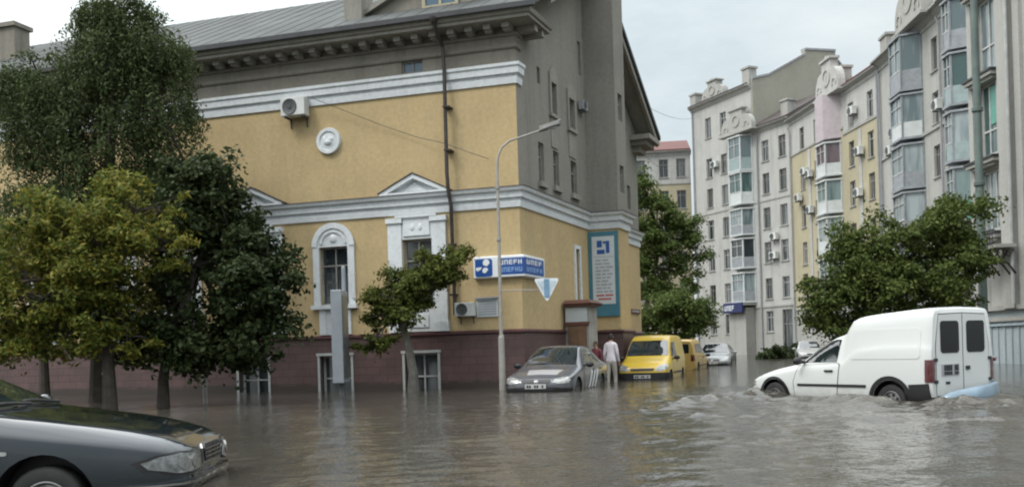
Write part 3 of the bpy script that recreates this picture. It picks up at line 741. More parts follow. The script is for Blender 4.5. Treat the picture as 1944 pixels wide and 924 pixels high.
scroll_gable(E_, 8.0, 4.6, 20.5, 3.4, 'aptgrey', -.8, .7); parapet_post(E_, 1.3, 20.5, 1.3, 1.3, 'aptgrey', -.1, 1.0); scroll_gable(E_, 14.0, 3.6, 20.5, 4.0, 'aptgrey', -.6, .6)
rainpipe(E_, .2, ZG, 20); rainpipe(E_, 11.0, ZG, 20)
mb = MB()                                                            # little iron balconies at the top windows
for c, z in ((4.55, 16.9),): 
    for k in range(9): mb.box(c - .4 + k * .1, c - .385 + k * .1, -.5, -.485, z - .9, z + 1.8)
    mb.box(c - .45, c + .45, -.55, 0, z - 1.0, z - .9); mb.box(c - .42, c + .42, -.51, -.48, z + 1.8, z + 1.84)
mb.build('window_grille', 'ink', E_)

# --- nearest house at the right edge
Fh, LF = block_root('apartment_house', 'nearest pale grey house at the right edge with tall green glazed windows', (18.0, 36.6), (18.05, 24))
hF = [(.55, 1.85, z0, z1) for z0, z1 in ((4.95, 7.2), (7.75, 10.45), (10.9, 13.6), (14.1, 16.6))] + [(4.2, 5.3, z0, z1) for z0, z1 in ((4.95, 7.2), (7.75, 10.2), (10.9, 13.4))] + [(7.6, 8.7, z0, z1) for z0, z1 in ((4.95, 7.2), (7.75, 10.2), (10.9, 13.4))]
shell(Fh, LF, 9, 18, [(ZG, 1.95, 'aptbase'), (1.95, 18, 'aptnear')], hF, .3)
for h, g, b in zip(hF[:4], ('glassgrey', 'glassgreen', 'glassgrey', 'glass'), ((.33, .66), (.4,), (.5,), (.5,))):
    w = window(Fh, F0, *h, .2, 'frame', g, b, (.35,), .09)
mb = MB(); mb.box(1.15, 1.75, .15, .19, 8.9, 10.3); mb.build('green_blind', 'baygreen', Fh)
for h in hF[4:]: window(Fh, F0, *h, .2, 'frame', 'glass', (.5,), (.7,), .08)
for z in (4.85, 7.63, 10.78, 14.0):
    mb = MB(); mb.box(.1, 2.15, -.34, -.003, z - .22, z - .08); mb.box(.25, 2.0, -.22, -.003, z - .34, z - .22); lg = mb.build('window_ledge', 'aptgrey', Fh)
    mb = MB(); mb.box(.05, 2.2, -.4, -.003, z - .077, z); mb.build('ledge_flashing', 'roofdark', lg)
mb = MB(); mb.box(2.35, 3.1, -.22, -.003, 2.0, 18); mb.box(3.3, 3.7, -.12, -.003, 2.0, 18); mb.box(-.02, .3, -.1, -.003, 2.0, 18); mb.build('pilaster', 'aptnear', Fh)
mb = MB(); mb.box(0, LF, -.16, -.003, 1.95, 2.12); mb.box(0, LF, -.1, -.003, 1.55, 1.7); mb.build('string_course', 'aptgrey', Fh)
mb = MB(); 
for k in range(26): mb.box(.1 + k * .48, .14 + k * .48, -.05, -.003, ZG, 1.5)
mb.box(0, LF, -.08, -.0035, 1.38, 1.46); mb.build('base_panelling', 'basegate', Fh)
mb = MB(); mb.box(1.3, 3.4, -1.0, -.23, 4.12, 4.24); mb.build('entrance_canopy', 'aptgrey', Fh)
mb = MB()
for x in (1.5, 2.2, 2.9, 3.3):
    mb.tube([(x, -.95, 4.1), (x, -.8, 3.75), (x, -.5, 3.55), (x, -.24, 3.2)], .035, 6); mb.tube([(x, -.6, 4.1), (x, -.7, 3.9), (x, -.45, 3.8), (x, -.3, 4.05)], .025, 6)
mb.tube([(1.35, -1.02, 4.3), (3.4, -1.02, 4.3)], .03, 6); mb.tube([(1.35, -1.02, 4.75), (3.4, -1.02, 4.75)], .03, 6)
for k in range(12): mb.tube([(1.4 + k * .17, -1.02, 4.3), (1.48 + k * .17, -1.06, 4.5), (1.4 + k * .17, -1.02, 4.75)], .012, 5)
mb.build('canopy_ironwork', 'ink', Fh, True)
mb = MB(); mb.tube([(3.2, -.3, 2.15), (3.2, -.3, 16)], .06, 8); mb.build('downpipe', 'frame', Fh, True)

def wmat(root): return Matrix.Translation(root.location) @ Matrix.Rotation(root.rotation_euler.z, 4, 'Z')
for r, x, z, lab in ((B, 3.95, 18.7, 'air conditioner between the upper windows left of the teal bay'),
                     (B, 12.4, 10.6, 'upper white air conditioner right of the bay on the pale grey block'),
                     (B, 12.3, 8.9, 'lower white air conditioner right of the bay on the pale grey block'),
                     (Cc, 3.6, 15.4, 'air conditioner between windows just below the white storey of the pink bay house'),
                     (Cc, 4.6, 15.0, 'air conditioner beside the right upper window of the cream house with pink bay'),
                     (Cc, 2.2, 13.4, 'air conditioner under the left window of the cream house with pink bay'),
                     (Cc, 4.6, 12.0, 'air conditioner halfway up the cream house with pink bay'),
                     (D, 2.3, 18.1, 'air conditioner on the white top storey of the yellow house'),
                     (D, 3.3, 14.9, 'upper of two air conditioners on the yellow storeys of the red roofed house'),
                     (D, 3.0, 11.9, 'lower of two air conditioners on the yellow storeys of the red roofed house'),
                     (E_, 10.9, 14.7, 'big air conditioner between the two bays on the long pale house'),
                     (E_, 3.4, 14.8, 'upper air conditioner left of the first bay on the long pale house'),
                     (E_, 2.6, 13.75, 'lower air conditioner left of the first bay on the long pale house'),
                     (E_, 4.2, 12.4, 'air conditioner low beside the first bay on the long pale house'),
                     (A, 3.4, 19.2, 'air conditioner on the white top storey of the far cream house')):
    AC(lab, wmat(r) @ frame(x, -.02, z - .28), 'air conditioners on the apartment houses', sc=1.1)

m_ = wmat(B) @ frame(8.0, -1.55, 3.95)
t = thing('shop_sign', 'small dark blue shop sign over the doorway of the far pale block', 'shop sign', tuple(m_.to_translation()), m_.to_euler().z)
mb = MB(); mb.box(-1.5, 1.3, -.12, .1, 0, .95, .03); mb.build('board', plain('navy_sign', (.012, .02, .09), .5, var=.15), t)
mb = MB(); glyphs(mb, -1.3, .2, .22, .7, -.122, 4); mb.build('lettering', 'signwhite', t)
# ================================================================== vehicles
def pchip(xs, ys, q):
    n = len(xs); h = [xs[i + 1] - xs[i] for i in range(n - 1)]; d = [(ys[i + 1] - ys[i]) / h[i] for i in range(n - 1)]
    m = [d[0]] + [0 if d[i - 1] * d[i] <= 0 else 2 * d[i - 1] * d[i] / (d[i - 1] + d[i]) for i in range(1, n - 1)] + [d[-1]]
    i = max(j for j in range(n - 1) if xs[j] <= q + 1e-9); t = (q - xs[i]) / h[i]
    return (2 * t ** 3 - 3 * t * t + 1) * ys[i] + (t ** 3 - 2 * t * t + t) * h[i] * m[i] + (-2 * t ** 3 + 3 * t * t) * ys[i + 1] + (t ** 3 - t * t) * h[i] * m[i + 1]

def body_mesh(st, paint, sub=3, crown=.03):
    st = sorted(st); xs = [s[0] for s in st]; q = []
    for a, b in zip(xs, xs[1:]):
        k = max(1, min(sub + 2, int(round((b - a) / .11)))) if sub > 2 else max(1, min(3, int((b - a) / .2)))
        q += [a + (b - a) * i / k for i in range(k)]
    q.append(xs[-1]); rings = []
    for x in q:
        w, zb, zs, wt, zt = [pchip(xs, [s[k] for s in st], x) for k in range(1, 6)]
        half = [(0, zb), (.80 * w, zb), (w * .965, zb + .07), (w, zb + .5 * (zs - zb)), (w * .992, zs - .1 * (zs - zb)), (w * .955, zs),
                (wt, zt - crown - .05 * (zt - zs)), (wt * .82, zt - crown * .45), (0, zt)]
        for _ in range(2):
            n = [half[0]]
            for a, b in zip(half, half[1:]):
                n += [(a[0] * .75 + b[0] * .25, a[1] * .75 + b[1] * .25), (a[0] * .25 + b[0] * .75, a[1] * .25 + b[1] * .75)]
            n = [n[0]] + n[2:-2] + [n[-1]] if False else n
            n.append(half[-1]); half = n
        ring = [(x, y, z) for y, z in half] + [(x, -y, z) for y, z in half[::-1][1:-1]]
        rings.append(ring)
    mb = MB(); mb.loft(rings); return mb

class Car:
    def __init__(s, name, label, cat, loc, rz, st, paint, group=None, wheels=((1.35, .3), (-1.3, .3)), wy=None, sub=3, arch=.36, archwide=.25):
        s.root = thing(name, label, cat, (loc[0], loc[1], ZG), rz, group)
        s.paint = paint; s.st = st; mb = body_mesh(st, paint, sub)
        s.W = max(t[1] for t in st); s.sub = sub
        s.body = mb.build('body', [paint, 'black'], s.root, True, 40)
        bm = bmesh.new(); bm.from_mesh(s.body.data); s.bvh = BVHTree.FromBMesh(bm); bm.free()
        cb = MB()
        for x, r in wheels:
            for sg in (-1, 1):
                y0, y1 = sorted((sg * (s.W - archwide), sg * (s.W + .3)))
                cb.lathe([(arch * r / .3, y0), (arch * r / .3, y1)], (x, 0, r), 'Y', 28, True)
        cut = cb.build('arch_cutter', 'black', s.root); cut.data.materials.clear(); cut.data.materials.append(paint if not isinstance(paint, str) else M[paint]); cut.data.materials.append(M['black'])
        cut.data.polygons.foreach_set('material_index', [1] * len(cut.data.polygons))
        md = s.body.modifiers.new('arches', 'BOOLEAN'); md.object = cut; md.operation = 'DIFFERENCE'; md.solver = 'EXACT'
        bpy.context.view_layer.update()
        me = bpy.data.meshes.new_from_object(s.body.evaluated_get(bpy.context.evaluated_depsgraph_get()))
        s.body.modifiers.clear()
        if len(me.polygons) > 50: s.body.data = me
        bpy.data.objects.remove(cut)
        wy = wy or s.W - .13
        for x, r in wheels:
            for sg in (-1, 1):
                t = MB(); t.lathe([(r * .62, -.085), (r * .9, -.095), (r * .985, -.075), (r, -.04), (r, .04), (r * .985, .075), (r * .9, .095), (r * .62, .085)], (x, sg * wy, r), 'Y', 28)
                tw = t.build('wheel', 'rubber', s.root, True, 50)
                k = MB(); o = sg * .07
                k.lathe([(0, sg * .035), (.05, sg * .04), (.06, sg * .055), (r * .5, sg * .05), (r * .58, sg * .085), (r * .64, sg * .08), (r * .64, -sg * .08)], (x, sg * wy, r), 'Y', 24)
                k.m = 1
                for j in range(7):
                    a = 2 * PI * j / 7; cx, cz = x + r * .38 * math.cos(a), r + r * .38 * math.sin(a)
                    k.lathe([(0, sg * .062), (r * .1, sg * .06)], (cx, sg * wy, cz), 'Y', 8)
                k.build('rim', ['rim', 'black'], tw, True)

    def decal(s, name, poly, view, mat, off=.006, thick=.02, seg=None, parent=None, smooth=True):
        seg = seg or (.07 if s.sub > 2 else .14)
        bm = bmesh.new()
        def lift(u, v):
            return {'L': (u, 3, v), 'R': (u, -3, v), 'F': (6, u, v), 'B': (-6, u, v), 'T': (u, v, 4)}[view]
        D = {'L': (0, -1, 0), 'R': (0, 1, 0), 'F': (-1, 0, 0), 'B': (1, 0, 0), 'T': (0, 0, -1)}[view]
        D = Vector(D)
        f = bm.faces.new([bm.verts.new(lift(*p)) for p in poly])
        bmesh.ops.triangulate(bm, faces=[f])
        for _ in range(6):
            e = [e for e in bm.edges if e.calc_length() > seg]
            if not e: break
            bmesh.ops.subdivide_edges(bm, edges=e, cuts=1); bmesh.ops.triangulate(bm, faces=bm.faces)
        bad = []; pos = {}
        for v in bm.verts:
            h, n, i, d = s.bvh.ray_cast(v.co, D)
            if h is None: bad.append(v); continue
            if n.dot(D) > 0: n = -n
            pos[v] = (h, (n - D * .4).normalized())
        for v, (h, n) in pos.items(): v.co = h + n * off
        nn = {v: n for v, (h, n) in pos.items()}
        if bad: 
            for v in bad: pos.pop(v, None)
            bmesh.ops.delete(bm, geom=bad, context='VERTS')
        if not bm.faces: bm.free(); return None
        vs = list(bm.verts); bed = [e for e in bm.edges if e.is_boundary]
        low = {}
        for e in bed:
            for v in e.verts:
                if v not in low: low[v] = bm.verts.new(v.co - nn[v] * thick)
        for e in bed:
            a, b = e.verts; bm.faces.new((a, b, low[b], low[a]))
        bmesh.ops.recalc_face_normals(bm, faces=bm.faces)
        me = bpy.data.meshes.new(name); bm.to_mesh(me); bm.free()
        me.materials.append(M[mat] if isinstance(mat, str) else mat)
        if smooth: me.shade_smooth(); me.set_sharp_from_angle(angle=math.radians(40))
        return link(name, me, parent or s.root)

    def panel(s, name, poly, view, mat=None, parent=None, gap=.012, off=.007):
        cx = sum(p[0] for p in poly) / len(poly); cz = sum(p[1] for p in poly) / len(poly)
        big = []
        for p in poly:
            d = Vector((p[0] - cx, p[1] - cz)); d = d * (1 + gap * 1.4 / max(.1, d.length)); big.append((cx + d.x, cz + d.y))
        o = s.decal(name, poly, view, mat or s.paint, off, .01, parent=parent)
        if o: s.decal('door_seal', big, view, 'black', .003, .01, parent=o)
        return o

    def both(s, name, poly, mat, fn='decal', **k):
        r = []
        for v in 'LR': r.append(getattr(s, fn)(name, poly, v, mat, **k))
        return r

    def mirrors(s, x, y, z, mat):
        for sg in (-1, 1):
            mb = MB(); mb.ball((x, sg * (y + .1), z), .06, .11, .075, 10, 7); mb.box(x - .04, x + .03, min(sg * (y - .06), sg * (y + .03)), max(sg * (y - .06), sg * (y + .03)), z - .05, z)
            mb.build('wing_mirror', mat, s.root, True)

    def handle(s, x, z, door, sg, mat='black'):
        h, n, i, d = s.bvh.ray_cast(Vector((x, sg * 3, z)), Vector((0, -sg, 0)))
        mb = MB(); y = h.y; a, b = sorted((y - sg * .01, y + sg * .035)); mb.box(x - .09, x + .09, a, b, z - .018, z + .018, .008); mb.build('door_handle', mat, door or s.root)

def rpoly(x0, x1, z0, z1, r=.05, n=4):
    p = []
    for cx, cz, a in ((x1 - r, z1 - r, 0), (x0 + r, z1 - r, PI / 2), (x0 + r, z0 + r, PI), (x1 - r, z0 + r, 1.5 * PI)): p += arc(cx, cz, r, a, a + PI / 2, n)
    return p
def mirr(p): return [(-a, b) for a, b in p][::-1]

def plate(c, y0, y1, z0, z1, view, parent=None, dark=False, off=.03):
    p = c.decal('number_plate', [(y0, z0), (y1, z0), (y1, z1), (y0, z1)], view, 'greyink' if dark else 'plate', off, off + .02, parent=parent, smooth=False)
    n = 7; w = (y1 - y0) * .84 / n
    for band in ([(z0 + .025, z1 - .025)] if not dark else [(z0 + .012, z0 + .06), (z0 + .075, z1 - .012)]):
        bmx = None
        mb = MB(); h, nn, i, d = c.bvh.ray_cast(Vector((6 if view == 'F' else -6, (y0 + y1) / 2, (z0 + z1) / 2)), Vector((-1 if view == 'F' else 1, 0, 0)))
        x = h.x + (off + .006) * (1 if view == 'F' else -1)
        for k in range(n):
            if k == 2 or (k == 5 and not dark): continue
            a = y0 + (y1 - y0) * .08 + k * w
            mb.box(x - .003, x + .003, a, a + w * .7, *band)
        mb.build('plate_lettering', 'ink', p or c.root)

SALOON = [(2.25, .52, .34, .50, .44, .55), (2.2, .68, .26, .58, .56, .625), (2.05, .80, .21, .64, .64, .69), (1.65, .855, .2, .73, .70, .80), (1.1, .86, .2, .81, .74, .90), (.93, .86, .2, .84, .74, .94),
          (.5, .86, .2, .87, .66, 1.20), (.15, .86, .2, .88, .60, 1.385), (-.1, .86, .2, .89, .58, 1.43), (-.7, .86, .2, .90, .58, 1.42), (-1.1, .86, .2, .91, .60, 1.35), (-1.5, .855, .2, .93, .68, 1.10),
          (-1.66, .85, .2, .94, .72, 1.01), (-2.0, .83, .22, .92, .72, .98), (-2.2, .74, .28, .84, .65, .93), (-2.25, .60, .36, .72, .52, .80)]

def saloon(name, label, loc, rz, paint, group=None, sub=3, bump_='black', decals=False):
    c = Car(name, label, 'car', loc, rz, SALOON, paint, group, ((1.38, .3), (-1.28, .3)), sub=sub)
    c.decal('windscreen', [(.90, .67), (.90, -.67), (.55, -.62), (.17, -.535), (.17, .535), (.55, .62)], 'T', 'carglass')
    c.decal('rear_window', [(-1.12, .53), (-1.12, -.53), (-1.6, -.64), (-1.6, .64)], 'T', 'carglass')
    for v, sg in (('L', 1), ('R', -1)):
        d1 = c.panel('door', [(.72, .30), (-.28, .30), (-.28, .86), (.80, .83), (.82, .5)], v)
        d2 = c.panel('door', [(-.33, .30), (-.95, .30), (-1.02, .55), (-1.18, .72), (-1.2, .87), (-.33, .86)], v)
        c.decal('side_window', [(.70, .915), (-.27, .93), (-.27, 1.32), (.16, 1.30), (.40, 1.16)], v, 'carglass', parent=d1)
        c.decal('side_window', [(-.34, .93), (-1.22, .97), (-1.02, 1.24), (-.86, 1.31), (-.34, 1.32)], v, 'carglass', parent=d2)
        c.handle(-.15, .78, d1, sg, bump_); c.handle(-1.02, .80, d2, sg, bump_)
        c.decal('headlight', [(sg * a, b) for a, b in [(.42, .54), (.46, .62), (.62, .665), (.76, .66), (.80, .60), (.78, .53), (.6, .51)]], 'F', 'lamp', .012)
        c.decal('tail_light', [(sg * a, b) for a, b in [(.45, .74), (.45, .88), (.72, .89), (.79, .82), (.77, .70), (.6, .7)]], 'B', 'taillamp', .012)
    for sg in (-1, 1):
        c.decal('grille', [(sg * a, b) for a, b in [(.05, .54), (.05, .61), (.34, .615), (.38, .57), (.33, .535)]], 'F', 'black', .012)
    c.decal('bumper', [(-.80, .26), (.80, .26), (.82, .40), (.5, .43), (-.5, .43), (-.82, .40)], 'F', bump_, .022)
    c.decal('bumper', [(-.78, .3), (.78, .3), (.80, .48), (-.80, .48)], 'B', bump_, .022)
    plate(c, -.26, .26, .40, .51, 'F', off=.04); plate(c, -.26, .26, .62, .73, 'B')
    c.decal('bonnet', [(.99, .68), (1.6, .64), (2.02, .54), (2.08, .3), (2.09, -.3), (2.02, -.54), (1.6, -.64), (.99, -.68)], 'T', c.paint, .006, .008)
    c.mirrors(.62, .86, .93, bump_ if decals else c.paint)
    return c

paint_grey = carpaint('grey_car_paint', (.11, .115, .13), .25, metal=.3, coat=.5, damt=.12)
paint_silver = carpaint('silver_car_paint', (.27, .285, .29), .25, metal=.3)
paint_white = carpaint('white_car_paint', (.34, .345, .34), .3)
paint_dark = carpaint('dark_green_grey_car_paint', (.014, .021, .028), .14, (.03, .028, .024), .25, metal=.25, coat=1.0, zt=.5)
paint_van = carpaint('white_van_paint', (.59, .61, .60), .33, (.25, .22, .18), .6, coat=.4, zt=.6)
paint_yellow = carpaint('yellow_van_paint', (.58, .40, .03), .33, coat=.4)
paint_yellow2 = carpaint('faded_yellow_paint', (.50, .34, .10), .4, coat=.3)

g = saloon('parked_car', 'grey saloon with white door stripes parked in the flood at the building corner', (1.24, 24.9), math.radians(-108), paint_grey, 'flooded parked cars', bump_='black', decals=True)
for k, x in enumerate((.35, .02, -.3)):
    g.decal('stripe_decal', [(x, .34), (x - .12, .34), (x - .42, .76), (x - .30, .80)], 'L', 'signwhite', .016, .004)
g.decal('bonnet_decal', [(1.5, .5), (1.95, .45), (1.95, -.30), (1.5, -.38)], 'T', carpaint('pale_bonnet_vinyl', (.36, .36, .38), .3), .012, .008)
s_ = saloon('parked_car', 'silver saloon parked far down the flooded street behind the yellow cars', (10.43, 48.4), math.radians(-108), paint_silver, 'flooded parked cars', 2)
w_ = saloon('parked_car', 'distant white car partly hidden behind the bonnet of the white van', (19.3, 61.8), math.radians(-100), paint_white, 'flooded parked cars', 2)

# --- near dark saloon at the lower left
NEAR = [(2.335, .52, .40, .58, .44, .63), (2.28, .70, .27, .62, .60, .685), (2.12, .81, .2, .68, .69, .75), (1.75, .88, .19, .75, .75, .84), (1.3, .89, .19, .81, .78, .915), (.97, .89, .19, .855, .78, .965), (.86, .89, .19, .87, .78, .99),
        (.4, .89, .19, .89, .70, 1.21), (0, .89, .19, .91, .62, 1.39), (-.3, .89, .19, .92, .60, 1.43), (-.9, .89, .19, .93, .60, 1.42), (-1.3, .89, .2, .94, .63, 1.33), (-1.75, .88, .2, .96, .72, 1.09), (-1.9, .87, .2, .96, .74, 1.01),
        (-2.2, .83, .22, .92, .72, .97), (-2.3, .72, .3, .82, .64, .9), (-2.335, .58, .38, .7, .5, .78)]
rzn = math.radians(4); hx = Vector((math.cos(rzn), math.sin(rzn)))
nose = Vector((-2.55, 7.95)); cc = nose - hx * 2.335
c = Car('dark_car', 'dark green grey saloon with oval headlight nosing in at the lower left', 'car', (cc.x, cc.y), rzn, NEAR, paint_dark, None, ((1.33, .285), (-1.35, .285)), sub=4, arch=.395)
c.decal('windscreen', [(.83, .72), (.84, 0), (.83, -.72), (.5, -.68), (.06, -.57), (.06, .57), (.5, .68)], 'T', 'carglass', .01)
c.decal('rear_window', [(-1.34, .55), (-1.34, -.55), (-1.84, -.66), (-1.84, .66)], 'T', 'carglass')
for v, sg in (('L', 1), ('R', -1)):
    d1 = c.panel('door', [(.72, .28), (-.32, .28), (-.32, .88), (.70, .855), (.78, .5)], v)
    d2 = c.panel('door', [(-.37, .28), (-.95, .28), (-1.05, .6), (-1.25, .75), (-1.27, .90), (-.37, .88)], v)
    c.decal('side_window', [(.62, .945), (-.31, .95), (-.31, 1.31), (.05, 1.30), (.33, 1.16)], v, 'carglass', parent=d1)
    c.decal('side_window', [(-.38, .95), (-1.4, .985), (-1.2, 1.23), (-1.0, 1.30), (-.38, 1.31)], v, 'carglass', parent=d2)
    c.handle(-.17, .80, d1, sg, c.paint); c.handle(-1.08, .82, d2, sg, c.paint)
    hl = [(.36, .495), (.40, .56), (.52, .605), (.68, .615), (.79, .60), (.835, .56), (.82, .51), (.72, .47), (.55, .465), (.42, .475)]
    l = c.decal('headlight', [(sg * a, b) for a, b in hl], 'F', 'lampclear', .012, seg=.04)
    k = MB(); 
    c.decal('headlight_rim', [(sg * (.60 + (a - .60) * 1.06), .54 + (b - .54) * 1.22) for a, b in hl], 'F', 'black', .005, .02, parent=l, seg=.04)
    for cy, r in ((.52, .05), (.66, .055)):
        c.decal('reflector', [(sg * p[0], p[1]) for p in arc(cy, .54, r, 0, 2 * PI, 14)[:-1]], 'F', 'rim', .018, .01, parent=l, seg=.05)
    c.decal('tail_light', [(sg * a, b) for a, b in [(.4, .74), (.4, .9), (.72, .9), (.80, .82), (.78, .7)]], 'B', 'taillamp', .012)
    c.decal('side_lamp', rpoly(.98, 1.08, .66, .69, .012), v, 'lamp', .01)
c.decal('grille', [(-.27, .49), (-.31, .615), (-.24, .648), (.24, .648), (.31, .615), (.27, .49)], 'F', 'chrome', .012, seg=.04)
gr = c.decal('grille_slots', [(-.24, .505), (-.275, .61), (-.22, .634), (-.02, .634), (-.02, .505)], 'F', 'black', .02, seg=.04)
c.decal('grille_slots', [(.02, .505), (.02, .634), (.22, .634), (.275, .61), (.24, .505)], 'F', 'black', .02, seg=.04)
for z in (.535, .57, .60):
    c.decal('grille_bar', [(-.25, z), (.25, z), (.25, z + .008), (-.25, z + .008)], 'F', 'chrome', .026, .01, seg=.05)
c.decal('bumper', [(-.86, .30), (.86, .30), (.875, .40), (.6, .425), (-.6, .425), (-.875, .40)], 'F', c.paint, .035, .05, seg=.05)
c.decal('bumper_trim', [(-.85, .385), (.85, .385), (.85, .40), (-.85, .40)], 'F', 'chrome', .044, .02, seg=.05)
c.decal('air_intake', [(-.5, .22), (.5, .22), (.55, .30), (-.55, .30)], 'F', 'black', .012)
c.panel('bonnet', [(.95, .72), (1.5, .695), (2.0, .58), (2.16, .40), (2.19, 0), (2.16, -.40), (2.0, -.58), (1.5, -.695), (.95, -.72), (.97, 0)], 'T', gap=.01)
c.mirrors(.60, .88, .98, c.paint)
for y0, y1 in ((.55, -.05), (-.02, -.62)):
    pth = []
    for k in range(7):
        y = y0 + (y1 - y0) * k / 6; x = .90 - .10 * math.sin(PI * k / 6) * .4 - .06 * k / 6
        h, n, i, d = c.bvh.ray_cast(Vector((x, y, 4)), Vector((0, 0, -1))); pth.append((h.x, h.y, h.z + .03))
    mb = MB(); mb.tube(pth, .012, 6); mb.build('wiper', 'black', c.root, True)

# --- white panel van ploughing through the water
VAN = [(2.07, .50, .34, .50, .42, .54), (2.02, .66, .26, .57, .55, .62), (1.85, .76, .21, .65, .62, .72), (1.35, .81, .2, .76, .68, .85), (.9, .82, .2, .84, .70, .93), (.75, .82, .2, .86, .71, .975),
       (.3, .82, .2, .90, .66, 1.25), (-.02, .82, .2, .92, .64, 1.41), (-.28, .82, .2, .95, .66, 1.485), (-.36, .83, .2, 1.0, .69, 1.58), (-.48, .835, .2, 1.1, .72, 1.70), (-.7, .84, .2, 1.2, .745, 1.755), (-1.3, .84, .2, 1.25, .755, 1.80),
       (-1.95, .84, .2, 1.25, .755, 1.83), (-2.05, .825, .24, 1.22, .74, 1.825), (-2.08, .80, .28, 1.2, .72, 1.79)]
c = Car('white_van', 'white high roofed panel van driving through the flood with a bow wave', 'van', (6.33, 17.32), math.radians(120), VAN, paint_van, None, ((1.32, .29), (-1.30, .29)), sub=4, arch=.37)
c.decal('windscreen', [(.72, .66), (.72, -.66), (.3, -.62), (-.03, -.56), (-.03, .56), (.3, .62)], 'T', 'carglass')
for v, sg in (('L', 1), ('R', -1)):
    d1 = c.panel('door', [(.80, .28), (-.16, .28), (-.24, .9), (-.2, .93), (.70, .89), (.82, .6)], v)
    c.decal('side_window', [(.62, .945), (-.17, .955), (-.2, 1.345), (-.08, 1.35), (.06, 1.32), (.36, 1.15)], v, 'carglass', .008, parent=d1)
    c.handle(-.02, .80, d1, sg)
    c.decal('rub_strip', [(.72, .52), (.72, .565), (-.82, .565), (-.82, .52)], v, 'black', .016)
    c.decal('side_panel', rpoly(-1.9, -.5, 1.0, 1.50, .06), v, c.paint, .007, .012)
    c.decal('wheel_trim', [p for p in arc(-1.30, .29, .43, -.1, PI + .1, 20)] + [p for p in arc(-1.30, .29, .365, PI + .1, -.1, 20)], v, 'black', .02)
    c.decal('wheel_trim', [p for p in arc(1.32, .29, .40, -.1, PI + .1, 20)] + [p for p in arc(1.32, .29, .365, PI + .1, -.1, 20)], v, 'black', .012)
    c.decal('corner_bumper', [(-1.72, .22), (-1.68, .58), (-2.04, .60), (-2.07, .22)], v, 'black', .025)
    c.decal('tail_light', [(-1.98, .62), (-2.07, .62), (-2.07, .98), (-1.99, .98)], v, 'taillamp', .016)
    tl = c.decal('tail_light', [(sg * .73, .62), (sg * .81, .62), (sg * .81, .98), (sg * .73, .98)], 'B', 'taillamp', .016)
    c.decal('headlight', [(sg * a, b) for a, b in [(.42, .50), (.44, .58), (.62, .62), (.75, .60), (.76, .52), (.6, .49)]], 'F', 'lamp', .012)
    bd = c.panel('rear_door', [(sg * .012, .40), (sg * .012, 1.72), (sg * .60, 1.70), (sg * .68, 1.2), (sg * .68, .40)], 'B')
    c.decal('rear_window', [(sg * .10 + sg * p[0], p[1]) for p in rpoly(.0, .47, 1.08, 1.60, .06)], 'B', 'tintglass', .014, parent=bd)
    for z in (.6, .95):
        c.decal('hinge', [(sg * .66, z), (sg * .74, z), (sg * .74, z + .05), (sg * .66, z + .05)], 'B', 'black', .02, parent=bd)
plate(c, .12, .56, .72, .90, 'B', dark=True, off=.02)
c.decal('door_handle', [(-.16, .80), (-.06, .80), (-.06, .86), (-.16, .86)], 'B', 'black', .025)
c.decal('lock_plate', [(.36, .58), (.46, .58), (.46, .62), (.36, .62)], 'B', 'black', .018)
c.decal('grille', [(-.3, .52), (.3, .52), (.32, .58), (-.32, .58)], 'F', 'black', .012)
c.decal('bumper', [(-.77, .24), (.77, .24), (.79, .44), (-.79, .44)], 'F', 'black', .03, .04)
c.decal('bumper', [(-.8, .2), (.8, .2), (.8, .38), (-.8, .38)], 'B', 'black', .012)
mb = MB()                                                                # pale blue plastic bumper skin bulging behind
ring = lambda y, x, z, h: [(x, y, z), (x - .06, y, z + .02), (x - .10, y, z + h * .5), (x - .07, y, z + h), (x, y, z + h + .02)]
mb.loft([ring(.66, -2.06, .24, .10), ring(.52, -2.2, .22, .22), ring(.2, -2.34, .2, .30), ring(-.3, -2.30, .22, .31), ring(-.7, -2.16, .26, .30), ring(-.84, -1.98, .3, .28)])
mb.build('rear_bumper', plain('pale_blue_plastic', (.19, .27, .34), .3, var=.15, coat=.3), c.root, True, 60)
c.mirrors(.60, .83, .98, 'black')
mb = MB(); mb.tube([(-2.02, -.84, .95), (-2.1, -.86, .95)], .035, 8); mb.build('reflector', 'taillamp', c.root)

